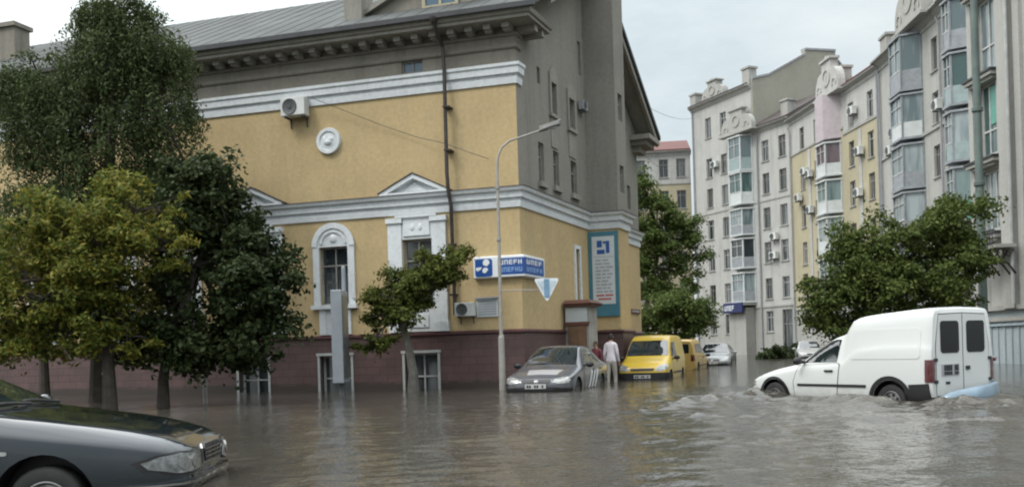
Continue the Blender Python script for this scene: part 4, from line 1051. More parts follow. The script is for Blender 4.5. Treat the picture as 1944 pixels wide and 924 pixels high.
# --- yellow vans
YV = [(2.0, .60, .32, .56, .5, .62), (1.95, .74, .23, .66, .62, .75), (1.78, .81, .2, .76, .68, .865), (1.35, .835, .2, .88, .71, .99), (1.12, .84, .2, .92, .72, 1.06), (.72, .84, .2, .96, .70, 1.38), (.38, .84, .2, 1.02, .68, 1.64), (.12, .84, .2, 1.06, .68, 1.75),
      (-.3, .84, .2, 1.1, .70, 1.80), (-1.5, .84, .2, 1.15, .71, 1.80), (-1.92, .83, .22, 1.15, .70, 1.76), (-2.0, .79, .3, 1.1, .66, 1.70)]
def smallvan(name, label, loc, rz, paint, sub, zs=1., group='flooded parked cars', glazed=False):
    st = [(x, w, zb, .2 + (z1 - .2) * zs, wt, .2 + (zt - .2) * zs) for x, w, zb, z1, wt, zt in YV]
    f = lambda p: [(a, .2 + (b - .2) * zs) for a, b in p]
    c = Car(name, label, 'van' if not glazed else 'car', loc, rz, st, paint, group, ((1.32, .3), (-1.28, .3)), sub=sub)
    c.decal('windscreen', f([(-.68, 1.10), (.68, 1.10), (.68, 1.22), (.60, 1.60), (-.60, 1.60), (-.68, 1.22)]), 'F', 'carglass', .01)
    for v, sg in (('L', 1), ('R', -1)):
        d1 = c.panel('door', f([(.85, .28), (-.15, .28), (-.15, 1.0), (.88, .96), (.92, .5)]), v)
        c.decal('side_window', f([(.80, 1.06), (-.1, 1.10), (-.1, 1.55), (.32, 1.54), (.62, 1.32)]), v, 'carglass', parent=d1); c.handle(.02, .2 + .7 * zs, d1, sg)
        c.decal('rub_strip', f([(.85, .50), (.85, .56), (-.85, .56), (-.85, .50)]), v, 'black', .014)
        if glazed: c.decal('side_window', f([(-.2, 1.12), (-1.7, 1.16), (-1.6, 1.55), (-.2, 1.55)]), v, 'carglass')
        c.decal('headlight', f([(sg * a, b) for a, b in [(.44, .62), (.48, .76), (.72, .84), (.80, .78), (.78, .66), (.6, .6)]]), 'F', 'lamp', .012)
        c.decal('tail_light', f([(sg * a, b) for a, b in [(.64, .75), (.64, 1.05), (.78, 1.05), (.80, .75)]]), 'B', 'taillamp', .015)
    c.decal('rear_window', f(rpoly(-.56, .56, 1.12, 1.56, .05)), 'B', 'carglass')
    c.decal('grille', f([(-.36, .62), (.36, .62), (.40, .70), (-.40, .70)]), 'F', 'black', .014)
    c.decal('bumper', f([(-.80, .24), (.80, .24), (.83, .56), (-.83, .56)]), 'F', 'black', .03, .04)
    c.decal('bumper', f([(-.78, .3), (.78, .3), (.80, .55), (-.80, .55)]), 'B', 'black' if not glazed else paint, .025, .04)
    plate(c, -.27, .27, .38, .49, 'F', off=.045); plate(c, -.26, .26, .66, .77, 'B', off=.02)
    c.mirrors(.72, .84, 1.02 * zs, 'black')
    return c
h = math.radians(18.5); hv = Vector((-math.sin(h), -math.cos(h))); lf = Vector((-hv.y, hv.x))
p = Vector((4.74, 28.9)) - hv * 1.9 - lf * .80
smallvan('parked_van', 'bright yellow delivery van facing us in the flooded side street', (p.x, p.y), math.atan2(hv.y, hv.x), paint_yellow, 3).root.scale = (.95,) * 3
smallvan('parked_car', 'faded yellow car seen from behind just past the bright yellow van', (7.45, 41.2), math.radians(70), paint_yellow2, 2, .88, glazed=True)
# ================================================================== trees
def leaves(name, pos, out, size, mat, parent, rng, aspect=.55, flat=.5, hang=0.):
    n = len(pos)
    nrm = out * .5 + rng.normal(size=(n, 3)) * .55 + np.array([0, 0, flat])
    nrm /= np.linalg.norm(nrm, axis=1)[:, None]
    a = rng.normal(size=(n, 3)); a[:, 2] -= hang
    a -= nrm * (a * nrm).sum(1)[:, None]; a /= np.linalg.norm(a, axis=1)[:, None] + 1e-9
    b = np.cross(nrm, a); L = size * rng.uniform(.6, 1.35, n)[:, None]
    v = np.empty((n, 4, 3)); v[:, 0] = pos - a * L * .5; v[:, 1] = pos + b * L * aspect * .5 + a * L * .05
    v[:, 2] = pos + a * L * .5 - nrm * L * .12; v[:, 3] = pos - b * L * aspect * .5 + a * L * .05
    me = bpy.data.meshes.new(name); me.vertices.add(n * 4); me.loops.add(n * 4); me.polygons.add(n)
    me.vertices.foreach_set('co', v.ravel()); me.loops.foreach_set('vertex_index', np.arange(n * 4))
    me.polygons.foreach_set('loop_start', np.arange(n) * 4); me.polygons.foreach_set('loop_total', np.full(n, 4))
    me.update(calc_edges=True); me.materials.append(mat); return link(name, me, parent)

def clump_points(rng, blobs, twigs, per, spread, shell=2.4, gap=.25, want=False):
    """foliage as separate sprays hung round the limbs: flat drooping clumps of unequal size with gaps between"""
    bl = np.array(blobs, float); w = (bl[:, 3] * bl[:, 4] * bl[:, 5]) ** .75; w /= w.sum()
    ns = max(8, int(twigs / 14)); k = rng.choice(len(bl), ns, p=w)
    d = rng.normal(size=(ns, 3)); d /= np.linalg.norm(d, axis=1)[:, None]
    r = rng.uniform(.12, 1, ns) ** (1 / shell) * rng.uniform(.75, 1.28, ns)
    c = bl[k, :3] + d * bl[k, 3:6] * r[:, None]
    R = spread * rng.uniform(.7, 2.0, ns) * np.where(rng.uniform(size=ns) < .18, .55, 1)
    n = np.maximum(20, (per * 14 * (R / (spread * 1.35)) ** 2 * rng.uniform(.55, 1.25, ns))).astype(int)
    i = np.repeat(np.arange(ns), n); g = rng.normal(size=(len(i), 3)); g /= np.linalg.norm(g, axis=1)[:, None]
    rad = rng.uniform(0, 1, len(i)) ** .55 * rng.choice([1, 1, 1, 1.35], len(i))
    tilt = d * .6 + rng.normal(size=(ns, 3)) * .35
    q = g * rad[:, None] * np.array([1, 1, .52])
    rr_ = (q[:, 0] ** 2 + q[:, 1] ** 2)
    p = q * R[i][:, None]; p[:, 2] += (q * tilt[i]).sum(1) * R[i] * .55 - rr_ * R[i] * .38
    o = g * .6 + d[i] * .6
    return (c[i] + p, o, c, k) if want else (c[i] + p, o)

def tree(name, label, base, trunk, blobs, mat, twigs, per=14, size=.13, spread=.2, r=.13, bark='bark', seed=1, group=None, gap=.25, weep=0, aspect=.55, flat=.5, loosetips=0):
    rng = np.random.default_rng(seed); B_ = Vector(base)
    t = thing(name, label, 'tree', (base[0], base[1], ZG), 0, group)
    o = np.array([base[0], base[1], ZG])
    mb = MB(); tr = [Vector(p) - Vector(o) for p in trunk]; nt_ = len(tr)
    mb.tube(tr, [r * (1.25 if i == 0 else 1 - .5 * i / (nt_ - 1)) for i in range(nt_)], 10)
    top = tr[-1]
    for bl in blobs:
        e = Vector(bl[:3]) - Vector(o); s0 = tr[-1] if e.z > tr[-1].z - .2 else tr[max(0, nt_ - 2)].lerp(tr[-1], .5)
        m = s0.lerp(e, .5) + Vector((rng.normal() * .12, rng.normal() * .12, .12))
        mb.tube([s0, s0.lerp(m, .5) + Vector((0, 0, .05)), m, e], [r * .5, r * .38, r * .26, r * .08], 6)
    bl = [(b[0] - o[0], b[1] - o[1], b[2] - o[2], *b[3:]) for b in blobs]
    p, d, sc_, sk = clump_points(rng, bl, twigs, per, spread, gap=gap, want=True)
    for c_, k_ in zip(sc_, sk):                                        # a twig out to every spray
        e0 = Vector(bl[k_][:3]); e1 = Vector(c_); e0 = e0.lerp(top, .25 * rng.uniform())
        mb.tube([e0, e0.lerp(e1, .5) + Vector((0, 0, .06)), e1], [r * .16, r * .1, r * .03], 4)
    mb.build('trunk', bark, t, True)
    if weep:
        n = weep; k = rng.choice(len(bl), n); b_ = np.array(bl)[k]
        dd = rng.normal(size=(n, 3)); dd[:, 2] = np.abs(dd[:, 2]) * .3; dd /= np.linalg.norm(dd, axis=1)[:, None]
        s = b_[:, :3] + dd * b_[:, 3:6] * rng.uniform(.6, 1.12, n)[:, None]
        Ls = rng.uniform(.5, 2.2, n); m = 26
        tt = np.linspace(0, 1, m)[None, :]
        sw = rng.normal(size=(n, 2)) * .12
        px = s[:, None, 0] + sw[:, None, 0] * tt[:, :] + dd[:, None, 0] * .25 * np.sqrt(tt)
        py = s[:, None, 1] + sw[:, None, 1] * tt + dd[:, None, 1] * .25 * np.sqrt(tt)
        pz = s[:, None, 2] - Ls[:, None] * tt
        q = np.stack([px, py, pz], -1) + rng.normal(size=(n, m, 3)) * np.array([.06, .06, .04])
        p = np.concatenate([p, q.reshape(-1, 3)]); d = np.concatenate([d, np.repeat(dd, m, 0)])
    leaves('crown', p, d, size, mat, t, rng, aspect, flat, 1.2 if weep else .3)
    return t

L_birch = leafmat('weeping_birch_leaves', [(.03, .046, .018), (.056, .08, .03), (.095, .118, .045)])
L_dark = leafmat('dark_maple_leaves', [(.018, .030, .012), (.032, .048, .017), (.054, .07, .025)], .5, .25)
L_yel = leafmat('yellowing_leaves', [(.038, .066, .014), (.088, .12, .022), (.175, .178, .033), (.26, .212, .046)], .5, .35)
L_small = leafmat('olive_leaves', [(.05, .07, .018), (.09, .115, .026), (.14, .15, .038)])
L_mid = leafmat('mid_green_leaves', [(.045, .072, .02), (.08, .118, .032), (.12, .155, .042)])
L_right = leafmat('rich_green_leaves', [(.045, .074, .018), (.084, .115, .03), (.135, .165, .045)])
GT = 'trees standing in the flood before the yellow wall'
tree('weeping_birch', 'tallest dark weeping birch rising above the roofline at the left', (-11.1, 25.3), [(-11.1, 25.3, ZG), (-11.0, 25.3, 2), (-10.7, 25.3, 5), (-10.4, 25.2, 8), (-10.2, 25.2, 9.8)],
     [(-10.3, 25.2, 9.2, 1.25, 1.1, 1.2), (-11.7, 25.3, 8.3, 1.0, 1, 1.1), (-9.2, 25.1, 9.3, .75, .8, 1.0), (-9.1, 25.1, 7.6, .85, 1, 1.6), (-12.3, 25.4, 7.4, .8, .9, 1.4), (-10.6, 25.2, 7.2, 1.6, 1.3, 1.7),
      (-12.3, 25.3, 5.3, 1.1, 1, 1.2), (-10.8, 25.1, 5.2, 1.6, 1.3, 1.4), (-9.3, 25.1, 5.6, 1.0, 1, 1.2), (-8.4, 25.0, 5.7, .8, .8, .8), (-10.1, 25.2, 10.4, .8, .7, .6), (-10.7, 25.2, 10.3, .5, .5, .5), (-12.8, 25.3, 8.7, .5, .5, .6), (-7.9, 24.9, 5.0, .5, .6, .5)],
     L_birch, 2600, 13, .105, .3, .2, 'bark', 3, GT, .4, 2600, .45, .2)
tree('street_tree', 'dark broadleaf tree right of the yellowing one, its crown hiding the yellow wall', (-7.65, 20.7), [(-7.65, 20.7, ZG), (-7.63, 20.7, .6), (-7.55, 20.75, 1.2), (-7.1, 20.8, 2.4), (-6.6, 20.9, 3.7)],
     [(-7.0, 20.7, 1.25, .9, .8, .4), (-6.0, 20.7, 1.15, .8, .8, .4), (-8.0, 20.8, 1.4, .8, .8, .45), (-6.42, 20.97, 4.80, 0.80, 0.75, 0.80), (-6.96, 20.97, 4.10, 0.75, 0.75, 0.86), (-5.99, 20.87, 3.68, 1.02, 0.96, 0.96), (-5.56, 20.76, 2.55, 0.91, 0.96, 1.02), (-7.06, 20.87, 2.82, 1.07, 1.07, 1.18), (-7.92, 20.97, 2.18, 0.96, 0.96, 0.96), (-5.24, 20.76, 3.25, 0.54, 0.64, 0.54), (-5.99, 20.76, 1.64, 0.96, 0.96, 0.70), (-5.03, 20.76, 2.07, 0.48, 0.54, 0.54), (-7.17, 20.76, 1.48, 0.86, 0.86, 0.54), (-7.06, 20.97, 5.28, 0.48, 0.48, 0.43)],
     L_dark, 2900, 15, .12, .27, .13, 'bark', 5, GT, .25, 0, .7, .45)
tree('yellowing_tree', 'yellow green tree in front of the weeping birch at the left', (-8.5, 20.0), [(-8.5, 20.0, ZG), (-8.52, 20.0, 1.2), (-8.47, 19.95, 2.1), (-8.3, 19.85, 3.1)],
     [(-9.4, 19.8, 1.55, 1.0, .8, .45), (-8.0, 19.9, 1.5, .8, .8, .4), (-10.6, 19.9, 1.6, .9, .8, .45), (-10.22, 19.86, 3.34, 1.05, 0.95, 0.72), (-9.07, 19.77, 3.96, 0.76, 0.86, 0.62), (-7.74, 19.86, 4.20, 0.81, 0.86, 0.72), (-7.02, 19.77, 3.48, 0.72, 0.76, 0.57), (-8.79, 19.67, 3.10, 1.24, 1.05, 0.76), (-10.89, 19.86, 2.72, 0.95, 0.86, 0.76), (-10.12, 19.67, 2.15, 1.05, 0.95, 0.62), (-8.50, 19.77, 2.05, 1.05, 0.95, 0.57), (-8.21, 19.77, 4.68, 0.38, 0.38, 0.29), (-9.45, 19.67, 4.44, 0.43, 0.38, 0.29), (-6.54, 19.67, 3.29, 0.38, 0.38, 0.33)],
     L_yel, 2800, 15, .125, .26, .14, 'bark', 7, GT, .25, 0, .38, .35)
tree('street_tree', 'dark tree at the left edge behind the dark saloon', (-11.86, 24.0), [(-11.86, 24, ZG), (-11.85, 24, 1.2), (-12.1, 24, 2.6), (-12.4, 24, 4)],
     [(-12.9, 24, 4.2, 1.0, .9, .9), (-12.6, 24, 2.8, 1.1, 1, 1.0), (-11.3, 24, 2.2, 1.0, .9, .9), (-13.6, 24, 3.4, .9, .9, 1.1), (-10.2, 24.2, 2.2, .9, .9, .8)], L_dark, 1000, 14, .14, .3, .13, 'bark', 9, GT, .25, 0, .7, .45)
tree('leaning_tree', 'small leaning tree with whitewashed trunk before the basement window', (-2.68, 25.4), [(-2.68, 25.4, ZG), (-2.66, 25.4, .5), (-2.75, 25.4, 1.1), (-2.9, 25.4, 1.75), (-2.75, 25.4, 2.4)],
     [(-3.5, 25.5, 1.95, .62, .5, .6), (-3.25, 25.4, 2.5, .7, .55, .5), (-2.7, 25.4, 2.75, .72, .6, .5), (-2.2, 25.4, 3.05, .6, .5, .42), (-2.25, 25.4, 3.6, .35, .35, .3), (-1.6, 25.4, 3.3, .5, .4, .32), (-3.7, 25.5, 1.45, .42, .4, .42), (-1.3, 25.4, 3.0, .2, .25, .25), (-2.9, 25.3, 2.1, .5, .45, .35), (-1.4, 25.4, 3.65, .3, .3, .15)],
     L_small, 1700, 14, .105, .19, .15, 'barkpale', 13, GT, .3, 0, .5, .45)
tree('street_tree', 'tall open tree behind the corner building, sky and cream house showing through', (7.0, 52), [(7.0, 52, ZG), (7.2, 52, 2.5), (7.8, 52, 4.4), (8.2, 52, 6.2)],
     [(7.6, 52, 9.6, .8, .8, .9), (8.5, 52, 8.7, .8, .8, .6), (9.4, 52, 7.9, .8, .8, .6), (10.0, 52, 6.9, .6, .6, .7), (7.4, 52, 7.5, .8, .8, .9), (8.5, 52, 6.6, .8, .8, .7), (7.3, 52, 5.6, .7, .7, .7), (9.4, 52, 5.6, .7, .7, .6), (8.3, 52, 4.8, .6, .6, .5), (7.3, 52, 10.6, .4, .4, .5), (9.9, 52, 4.6, .6, .6, .6), (8.8, 52, 3.7, .7, .7, .6), (7.4, 52, 4.2, .6, .6, .6), (10.3, 52, 5.9, .5, .5, .5)],
     L_mid, 2300, 14, .15, .36, .2, 'bark', 17, None, .4, 0, .6, .4)
tree('street_tree', 'low spreading tree above the yellow vans beside the corner building', (8.2, 47), [(8.2, 47, ZG), (8.2, 47, 1.0), (8.1, 47, 2)],
     [(7.2, 47, 2.8, .9, .9, 1.0), (8.3, 47, 3.3, .9, .9, .8), (9.1, 47, 2.7, .8, .9, .8), (9.5, 47.5, 2.3, .5, .6, .5), (8.0, 47, 2.0, 1.0, 1, .7), (6.6, 47, 1.8, .8, .8, .9)], L_mid, 1500, 14, .14, .34, .15, 'bark', 19, None, .2, 0, .6, .4)
tree('round_tree', 'dense green street tree behind the white van', (12.4, 30.5), [(12.4, 30.5, ZG), (12.4, 30.5, 1.2), (12.5, 30.4, 2.2), (12.6, 30.3, 3.4)],
     [(12.9, 30, 4.5, 1.25, 1.2, 1.0), (14.2, 30, 4.65, .85, 1, .75), (11.6, 30, 3.9, 1.1, 1.1, .85), (10.5, 30, 3.2, .95, 1, .85), (11.6, 30, 2.5, 1.4, 1.3, 1.1), (13.5, 30, 2.8, 1.4, 1.3, 1.2), (10.0, 30, 2.2, .7, .8, .75), (14.6, 30, 3.6, .7, .9, .9), (10.7, 30, 1.4, .9, .9, .7), (12.8, 30, 1.4, 1.3, 1.1, .7), (9.6, 30, 2.9, .35, .4, .35), (10.9, 30, 4.5, .4, .4, .35), (14.9, 30, 5.1, .4, .4, .35)],
     L_right, 4300, 15, .125, .32, .16, 'bark', 23, None, .22, 0, .6, .4)
rngb = np.random.default_rng(31)
for (x, y, w, h, lab) in ((17.3, 62, .9, 1.3, 'left dark shrub in the water at the foot of the far pale block'), (18.9, 62.3, .7, 1.0, 'right dark shrub beside the distant white car')):
    t = thing('shrub', lab, 'shrub', (x, y, ZG), 0, 'shrubs at the far kerb')
    p, d = clump_points(rngb, [(0, 0, .7, w, .7, h * .6), (-w * .6, 0, .5, w * .6, .6, h * .4), (w * .6, 0, .55, w * .6, .6, h * .45)], 420, 14, .24)
    p[:, 2] = np.maximum(p[:, 2], .02); leaves('foliage', p, d, .17, L_dark, t, rngb)
    mb = MB()
    for k in range(5): mb.tube([(rngb.normal() * .1, rngb.normal() * .1, 0), (rngb.normal() * .3, rngb.normal() * .2, .6), (rngb.normal() * .5, rngb.normal() * .3, 1.1)], [.03, .02, .01], 5)
    mb.build('stem', 'bark', t)

# ================================================================== street furniture
t = thing('street_lamp', 'tall cream lamp post with curved arm at the building corner', 'street lamp', (-.27, 24.6, ZG))
z = -ZG
mb = MB(); mb.tube([(0, 0, 0), (.0, 0, 1.37 + z), (.0, 0, 1.40 + z), (.015, 0, 3.2 + z), (.03, 0, 5.7 + z), (.05, 0, 6.02 + z), (.16, -.0, 6.28 + z), (.36, -.0, 6.44 + z), (.62, 0, 6.52 + z), (1.2, 0, 6.70 + z)], [.09, .078, .048, .044, .036, .032, .03, .028, .026, .025], 10)
mb.build('post', 'postcream', t, True)
mb = MB()
for zz in (1.38, 3.9, 5.25): mb.lathe([(.045, zz + z - .05), (.06, zz + z - .04), (.06, zz + z + .04), (.045, zz + z + .05)], (.015 if zz < 4 else .027, 0, 0), 'Z', 10)
mb.build('collar', 'postcream', t, True)
mb = MB(); mb.loft([[(1.15 + x, y * w, 6.68 + x * .3 + z + h) for y, h in ((-1, 0), (-.7, .09), (0, .13), (.7, .09), (1, 0), (.8, -.03), (-.8, -.03))] for x, w in ((0, .05), (.12, .11), (.35, .13), (.52, .09), (.56, .03))])
hd = mb.build('lamp_head', plain('dull_lamp_housing', (.13, .13, .125), .5), t, True)
mb = MB(); mb.ball((1.45, 0, 6.76 + z), .18, .09, .05); mb.build('lens', 'bannerwhite', hd, True)

t = thing('road_sign', 'pale inverted triangle road sign held out on a thin arm from the lamp post', 'road sign', (.94, 24.35, 2.55))
mb = MB()
tri = arc(.26, .245, .045, -PI / 6, PI / 2, 5) + arc(-.26, .245, .045, PI / 2, 7 * PI / 6, 5) + arc(0, -.24, .045, 7 * PI / 6, 11 * PI / 6, 5)
mb.prism(tri, -.012, .012); mb.build('plate', 'signwhite', t)
mb = MB(); mb.prism([(a * .78, b * .78) for a, b in tri], -.016, -.0125); mb.build('face', plain('weathered_sign_face', (.48, .56, .62), .4, var=.2, scale=6), t)
mb = MB(); mb.box(-.07, .07, -.024, -.017, -.2, .27); mb.build('centre_bar', plain('faded_blue_bar', (.16, .28, .40), .5, var=.2), t)
mb = MB(); mb.tube([(-1.2, .24, .02), (-.6, .1, .01), (.0, .04, 0)], .014, 6); mb.box(-.03, .03, .013, .06, -.25, .25); mb.build('bracket', 'postcream', t)

t = thing('advertising_pylon', 'slim grey blue advertising pylon seen edge on before the arched window', 'pylon', (-4.5, 24.5, ZG))
mb = MB(); mb.box(-.15, .13, 0, .95, .62, 3.04, .02); mb.build('cabinet', 'metalgrey', t, True)
mb = MB(); mb.box(.131, .145, .06, .88, .75, 2.9); mb.build('poster_face', plain('dull_poster', (.10, .12, .12), .3, var=.5, scale=2), t)
mb = MB(); mb.box(-.07, .07, .4, .55, 0, .6); mb.build('post', plain('dark_post', (.11, .12, .13), .5), t)
mb = MB(); mb.tube([(.1, .6, 3.04), (.1, .6, 3.66)], .055, 8); mb.lathe([(.055, 3.66), (.03, 3.7), (.0, 3.7)], (.1, .6, 0), 'Z', 8); mb.build('top_tube', 'metalgrey', t, True)

t = thing('tram_mast', 'tall grey green mast standing beside the near house at the right', 'mast', (15.95, 32, ZG))
mb = MB(); mb.tube([(0, 0, 0), (0, 0, 1.2), (0, 0, 1.25), (-.02, 0, 14)], [.17, .165, .145, .11], 12); mb.build('shaft', 'postgreen', t, True)
mb = MB(); 
for zz in (3.3, 6.4, 8.9): mb.lathe([(.15, zz), (.18, zz + .02), (.18, zz + .14), (.15, zz + .16)], (-.01, 0, 0), 'Z', 12)
mb.tube([(-.1, 0, 3.36), (-.9, -.1, 3.42)], .025, 6); mb.build('clamp', 'postgreen', t, True)
mb = MB(); mb.box(-1.15, -.85, -.2, .0, 3.3, 3.52, .04); mb.build('floodlight', 'bannerwhite', t)

for (x, y, h_, lab) in ((-7.15, 22, 1.0, 'thin pale bollard post in the water right of the dark broadleaf trunk'), (-9.9, 23, 1.05, 'thin grey bollard post in the shade between the left tree trunks')):
    t = thing('bollard', lab, 'bollard', (x, y, ZG), 0, 'bollards along the drowned pavement')
    mb = MB(); mb.tube([(0, 0, 0), (0, 0, h_)], .05, 10); mb.lathe([(.05, h_), (.06, h_ + .01), (.045, h_ + .07), (0, h_ + .09)], (0, 0, 0), 'Z', 10); mb.build('post', 'concrete', t, True)

for a, b, sag, lab in (((2.2, 33, 11.6), (19.6, 96.0, 24.2), 1.2, 'upper thin overhead wire crossing the sky between the corner building and the far block'), ((4.6, 36.2, 9.3), (17.5, 99.4, 20.2), 1.0, 'lower thin overhead wire crossing the sky between the corner building and the far houses')):
    mb = MB(); mb.tube([tuple(Vector(a).lerp(Vector(b), k / 14) - Vector((0, 0, sag * 4 * (k / 14) * (1 - k / 14)))) for k in range(15)], .012, 5); tag(mb.build('overhead_wire', 'cable'), lab, 'wire')

# ================================================================== people
def person(label, loc, rz, shirt, trousers, hair, height=1.75, bend=0.):
    t = thing('person', label, 'person', (loc[0], loc[1], ZG), rz, None)
    s = height / 1.75
    J = [(0, 0, .98), (0, 0, 1.12), (.0, .01, 1.28), (0, .01, 1.42), (0, .02, 1.50), (0, .03, 1.58), (0, .035, 1.66), (0, .03, 1.74)]
    R_ = [(.15, .11), (.14, .10), (.16, .11), (.12, .08), (.055, .055), (.075, .085), (.08, .095), (.05, .06)]
    E = [(i, i + 1) for i in range(7)]
    def chain(start, pts, rad):
        a = start
        for p, r in zip(pts, rad): J.append(p); R_.append((r, r)); E.append((a, len(J) - 1)); a = len(J) - 1
        return a
    for sg in (-1, 1):
        chain(0, [(sg * .10, 0, .90), (sg * .11, .03 + sg * .06, .50), (sg * .11, -.02 + sg * .10, .10), (sg * .11, .06 + sg * .10, .04), (sg * .12, .17 + sg * .10, .03)], [.095, .06, .042, .04, .03])
        hnd = chain(3, [(sg * .17, 0, 1.42), (sg * .23, -.02, 1.15), (sg * .24, .10, .93), (sg * .235, .13, .86)], [.055, .042, .03, .032])
        for k in range(4): chain(hnd, [(sg * .235 + (k - 1.5) * .016, .15 + .004 * k, .82), (sg * .235 + (k - 1.5) * .017, .155, .785 + .004 * abs(k - 1.5))], [.0095, .008])
        chain(hnd, [(sg * .235 - sg * .02, .16, .85), (sg * .235 - sg * .03, .175, .825)], [.011, .009])
    me = bpy.data.meshes.new('body'); me.from_pydata([tuple(c * s for c in p) for p in J], E, []); o = link('body', me)
    o.modifiers.new('k', 'SKIN'); sv = me.skin_vertices[0].data
    for i, r in enumerate(R_): sv[i].radius = (r[0] * s, r[1] * s)
    sv[0].use_root = True
    ss = o.modifiers.new('s', 'SUBSURF'); ss.levels = 2; ss.render_levels = 2
    bpy.context.view_layer.update()
    m2 = bpy.data.meshes.new_from_object(o.evaluated_get(bpy.context.evaluated_depsgraph_get()))
    bpy.data.objects.remove(o)
    m2.materials.clear(); m2.materials.append(M_skin); m2.shade_smooth(); b = link('body', m2, t)
    def garment(name, zlo, zhi, mat, grow, xmax=9):
        bm = bmesh.new(); bm.from_mesh(m2); bm.normal_update()
        kill = [f for f in bm.faces if not (zlo * s < f.calc_center_median().z < zhi * s) or abs(f.calc_center_median().x) > xmax * s]
        bmesh.ops.delete(bm, geom=kill, context='FACES')
        for v in bm.verts: v.co += v.normal * grow
        me = bpy.data.meshes.new(name); bm.to_mesh(me); bm.free(); me.materials.clear(); me.materials.append(mat); link(name, me, t)
    garment('shirt', .93, 1.49, shirt, .014, 9); garment('trousers', .06, .94, trousers, .012, .2)
    bm = bmesh.new(); bm.from_mesh(m2); bm.normal_update()
    bmesh.ops.delete(bm, geom=[f for f in bm.faces if f.calc_center_median().z < (1.64 if f.calc_center_median().y > .06 else 1.57) * s], context='FACES')
    for v in bm.verts: v.co += v.normal * .014
    me = bpy.data.meshes.new('hair'); bm.to_mesh(me); bm.free(); me.materials.clear(); me.materials.append(hair); link('hair', me, t)
    t.scale = (.86, .9, 1)
    mb = MB(); mb.ball((0, .13 * s, 1.645 * s), .014, .022, .022, 8, 5)
    for sg in (-1, 1): mb.ball((sg * .082 * s, .03 * s, 1.64 * s), .012, .02, .03, 8, 5)
    mb.build('face', M_skin, t, True)
    return t
M_skin = plain('skin', (.45, .27, .19), .5, var=.08)
person('person in a white shirt and pale trousers wading beside the maroon base', (2.93, 28.1), math.radians(-22), plain('white_shirt', (.66, .62, .66), .8), plain('pale_trousers', (.36, .34, .30), .8), plain('dark_hair', (.02, .015, .012), .6), 1.76)
person('person in a dark red top walking behind the grey saloon', (2.53, 28.5), math.radians(150), plain('dark_red_top', (.18, .05, .06), .8), plain('dark_trousers', (.04, .035, .045), .8), plain('brown_hair', (.06, .035, .02), .6), 1.55)
EXPOSURE = 0.14
# ================================================================== ground and flood water
mb = MB(); mb.quad((-300, -200, ZG), (300, -200, ZG), (300, 500, ZG), (-300, 500, ZG)); tag(mb.build('ground', plain('wet_asphalt', (.05, .048, .045), .6, var=.25, scale=.5)), kind='structure')

def axis(lo, f0, f1, hi, fine, g=1.18):
    a = list(np.arange(f0, f1 + 1e-6, fine)); s = fine; x = f0
    while x > lo: s = min(s * g, 6); x -= s; a.insert(0, max(x, lo))
    s = fine; x = a[-1]
    while x < hi: s = min(s * g, 6); x += s; a.append(min(x, hi))
    return np.array(a)
wx = axis(-90, -8.5, 10.5, 90, .06, 1.09); wy = axis(-30, 6.2, 22.0, 135, .06, 1.06)
X, Y = np.meshgrid(wx, wy); SX = np.gradient(wx)[None, :] * np.ones_like(X); SY = np.gradient(wy)[:, None] * np.ones_like(X); SP = np.maximum(SX, SY)
rw = np.random.default_rng(4)
def pdist(pts):
    d = np.full(X.shape, 1e9); tpar = np.zeros(X.shape)
    for i, (a, b) in enumerate(zip(pts, pts[1:])):
        ax, ay = a; bx, by = b; l2 = (bx - ax) ** 2 + (by - ay) ** 2
        t = np.clip(((X - ax) * (bx - ax) + (Y - ay) * (by - ay)) / l2, 0, 1)
        e = np.hypot(X - ax - t * (bx - ax), Y - ay - t * (by - ay)); m = e < d; d[m] = e[m]; tpar[m] = (i + t[m]) / (len(pts) - 1)
    return d, tpar
def vnoise(sc, seed):
    r = np.random.default_rng(seed); h = np.zeros_like(X)
    for k in range(7):
        th = r.uniform(0, 2 * PI); f = sc * r.uniform(.6, 1.8); h += np.sin((X * math.cos(th) + Y * math.sin(th)) * f + r.uniform(0, 6.3))
    return h / 3.2
hull, _ = pdist([(5.35, 18.9), (6.3, 17.3), (7.2, 15.7)])
agit = np.exp(-(hull / 3.6) ** 2) + .55 * np.exp(-((X - 4.0) ** 2 + (Y - 13.2) ** 2) / 16)
calm = .62 + .38 / (1 + np.exp((Y - 15) / 2.5)); amp = calm * np.clip(.8 + .3 * vnoise(.5, 8) + .35 * vnoise(1.6, 9), .2, 2) + 1.1 * agit
H = np.zeros_like(X)
for k in range(34):
    lam = .22 * (2.6 / .22) ** (k / 33) * rw.uniform(.85, 1.15); th = rw.normal(PI / 2 if k % 3 else .6, .75); kk = 2 * PI / lam
    s = .0105 * (2.0 if lam < .6 else .5)
    ph = (X * math.cos(th) + Y * math.sin(th)) * kk + rw.uniform(0, 6.3) + .8 * vnoise(.9, 100 + k)
    res = np.clip((lam / SP - 2.6) / 2.4, 0, 1)
    H += s / kk * np.sin(ph) * res * amp
foam_glint = np.zeros_like(X)  # pale water mask: froth of the wake plus painted sky glints
n1, n2, n3, n4 = vnoise(5, 21), vnoise(10, 22), vnoise(2.2, 23), vnoise(17, 24)
fine_ = np.clip(.5 / SP - 1.5, 0, 1)
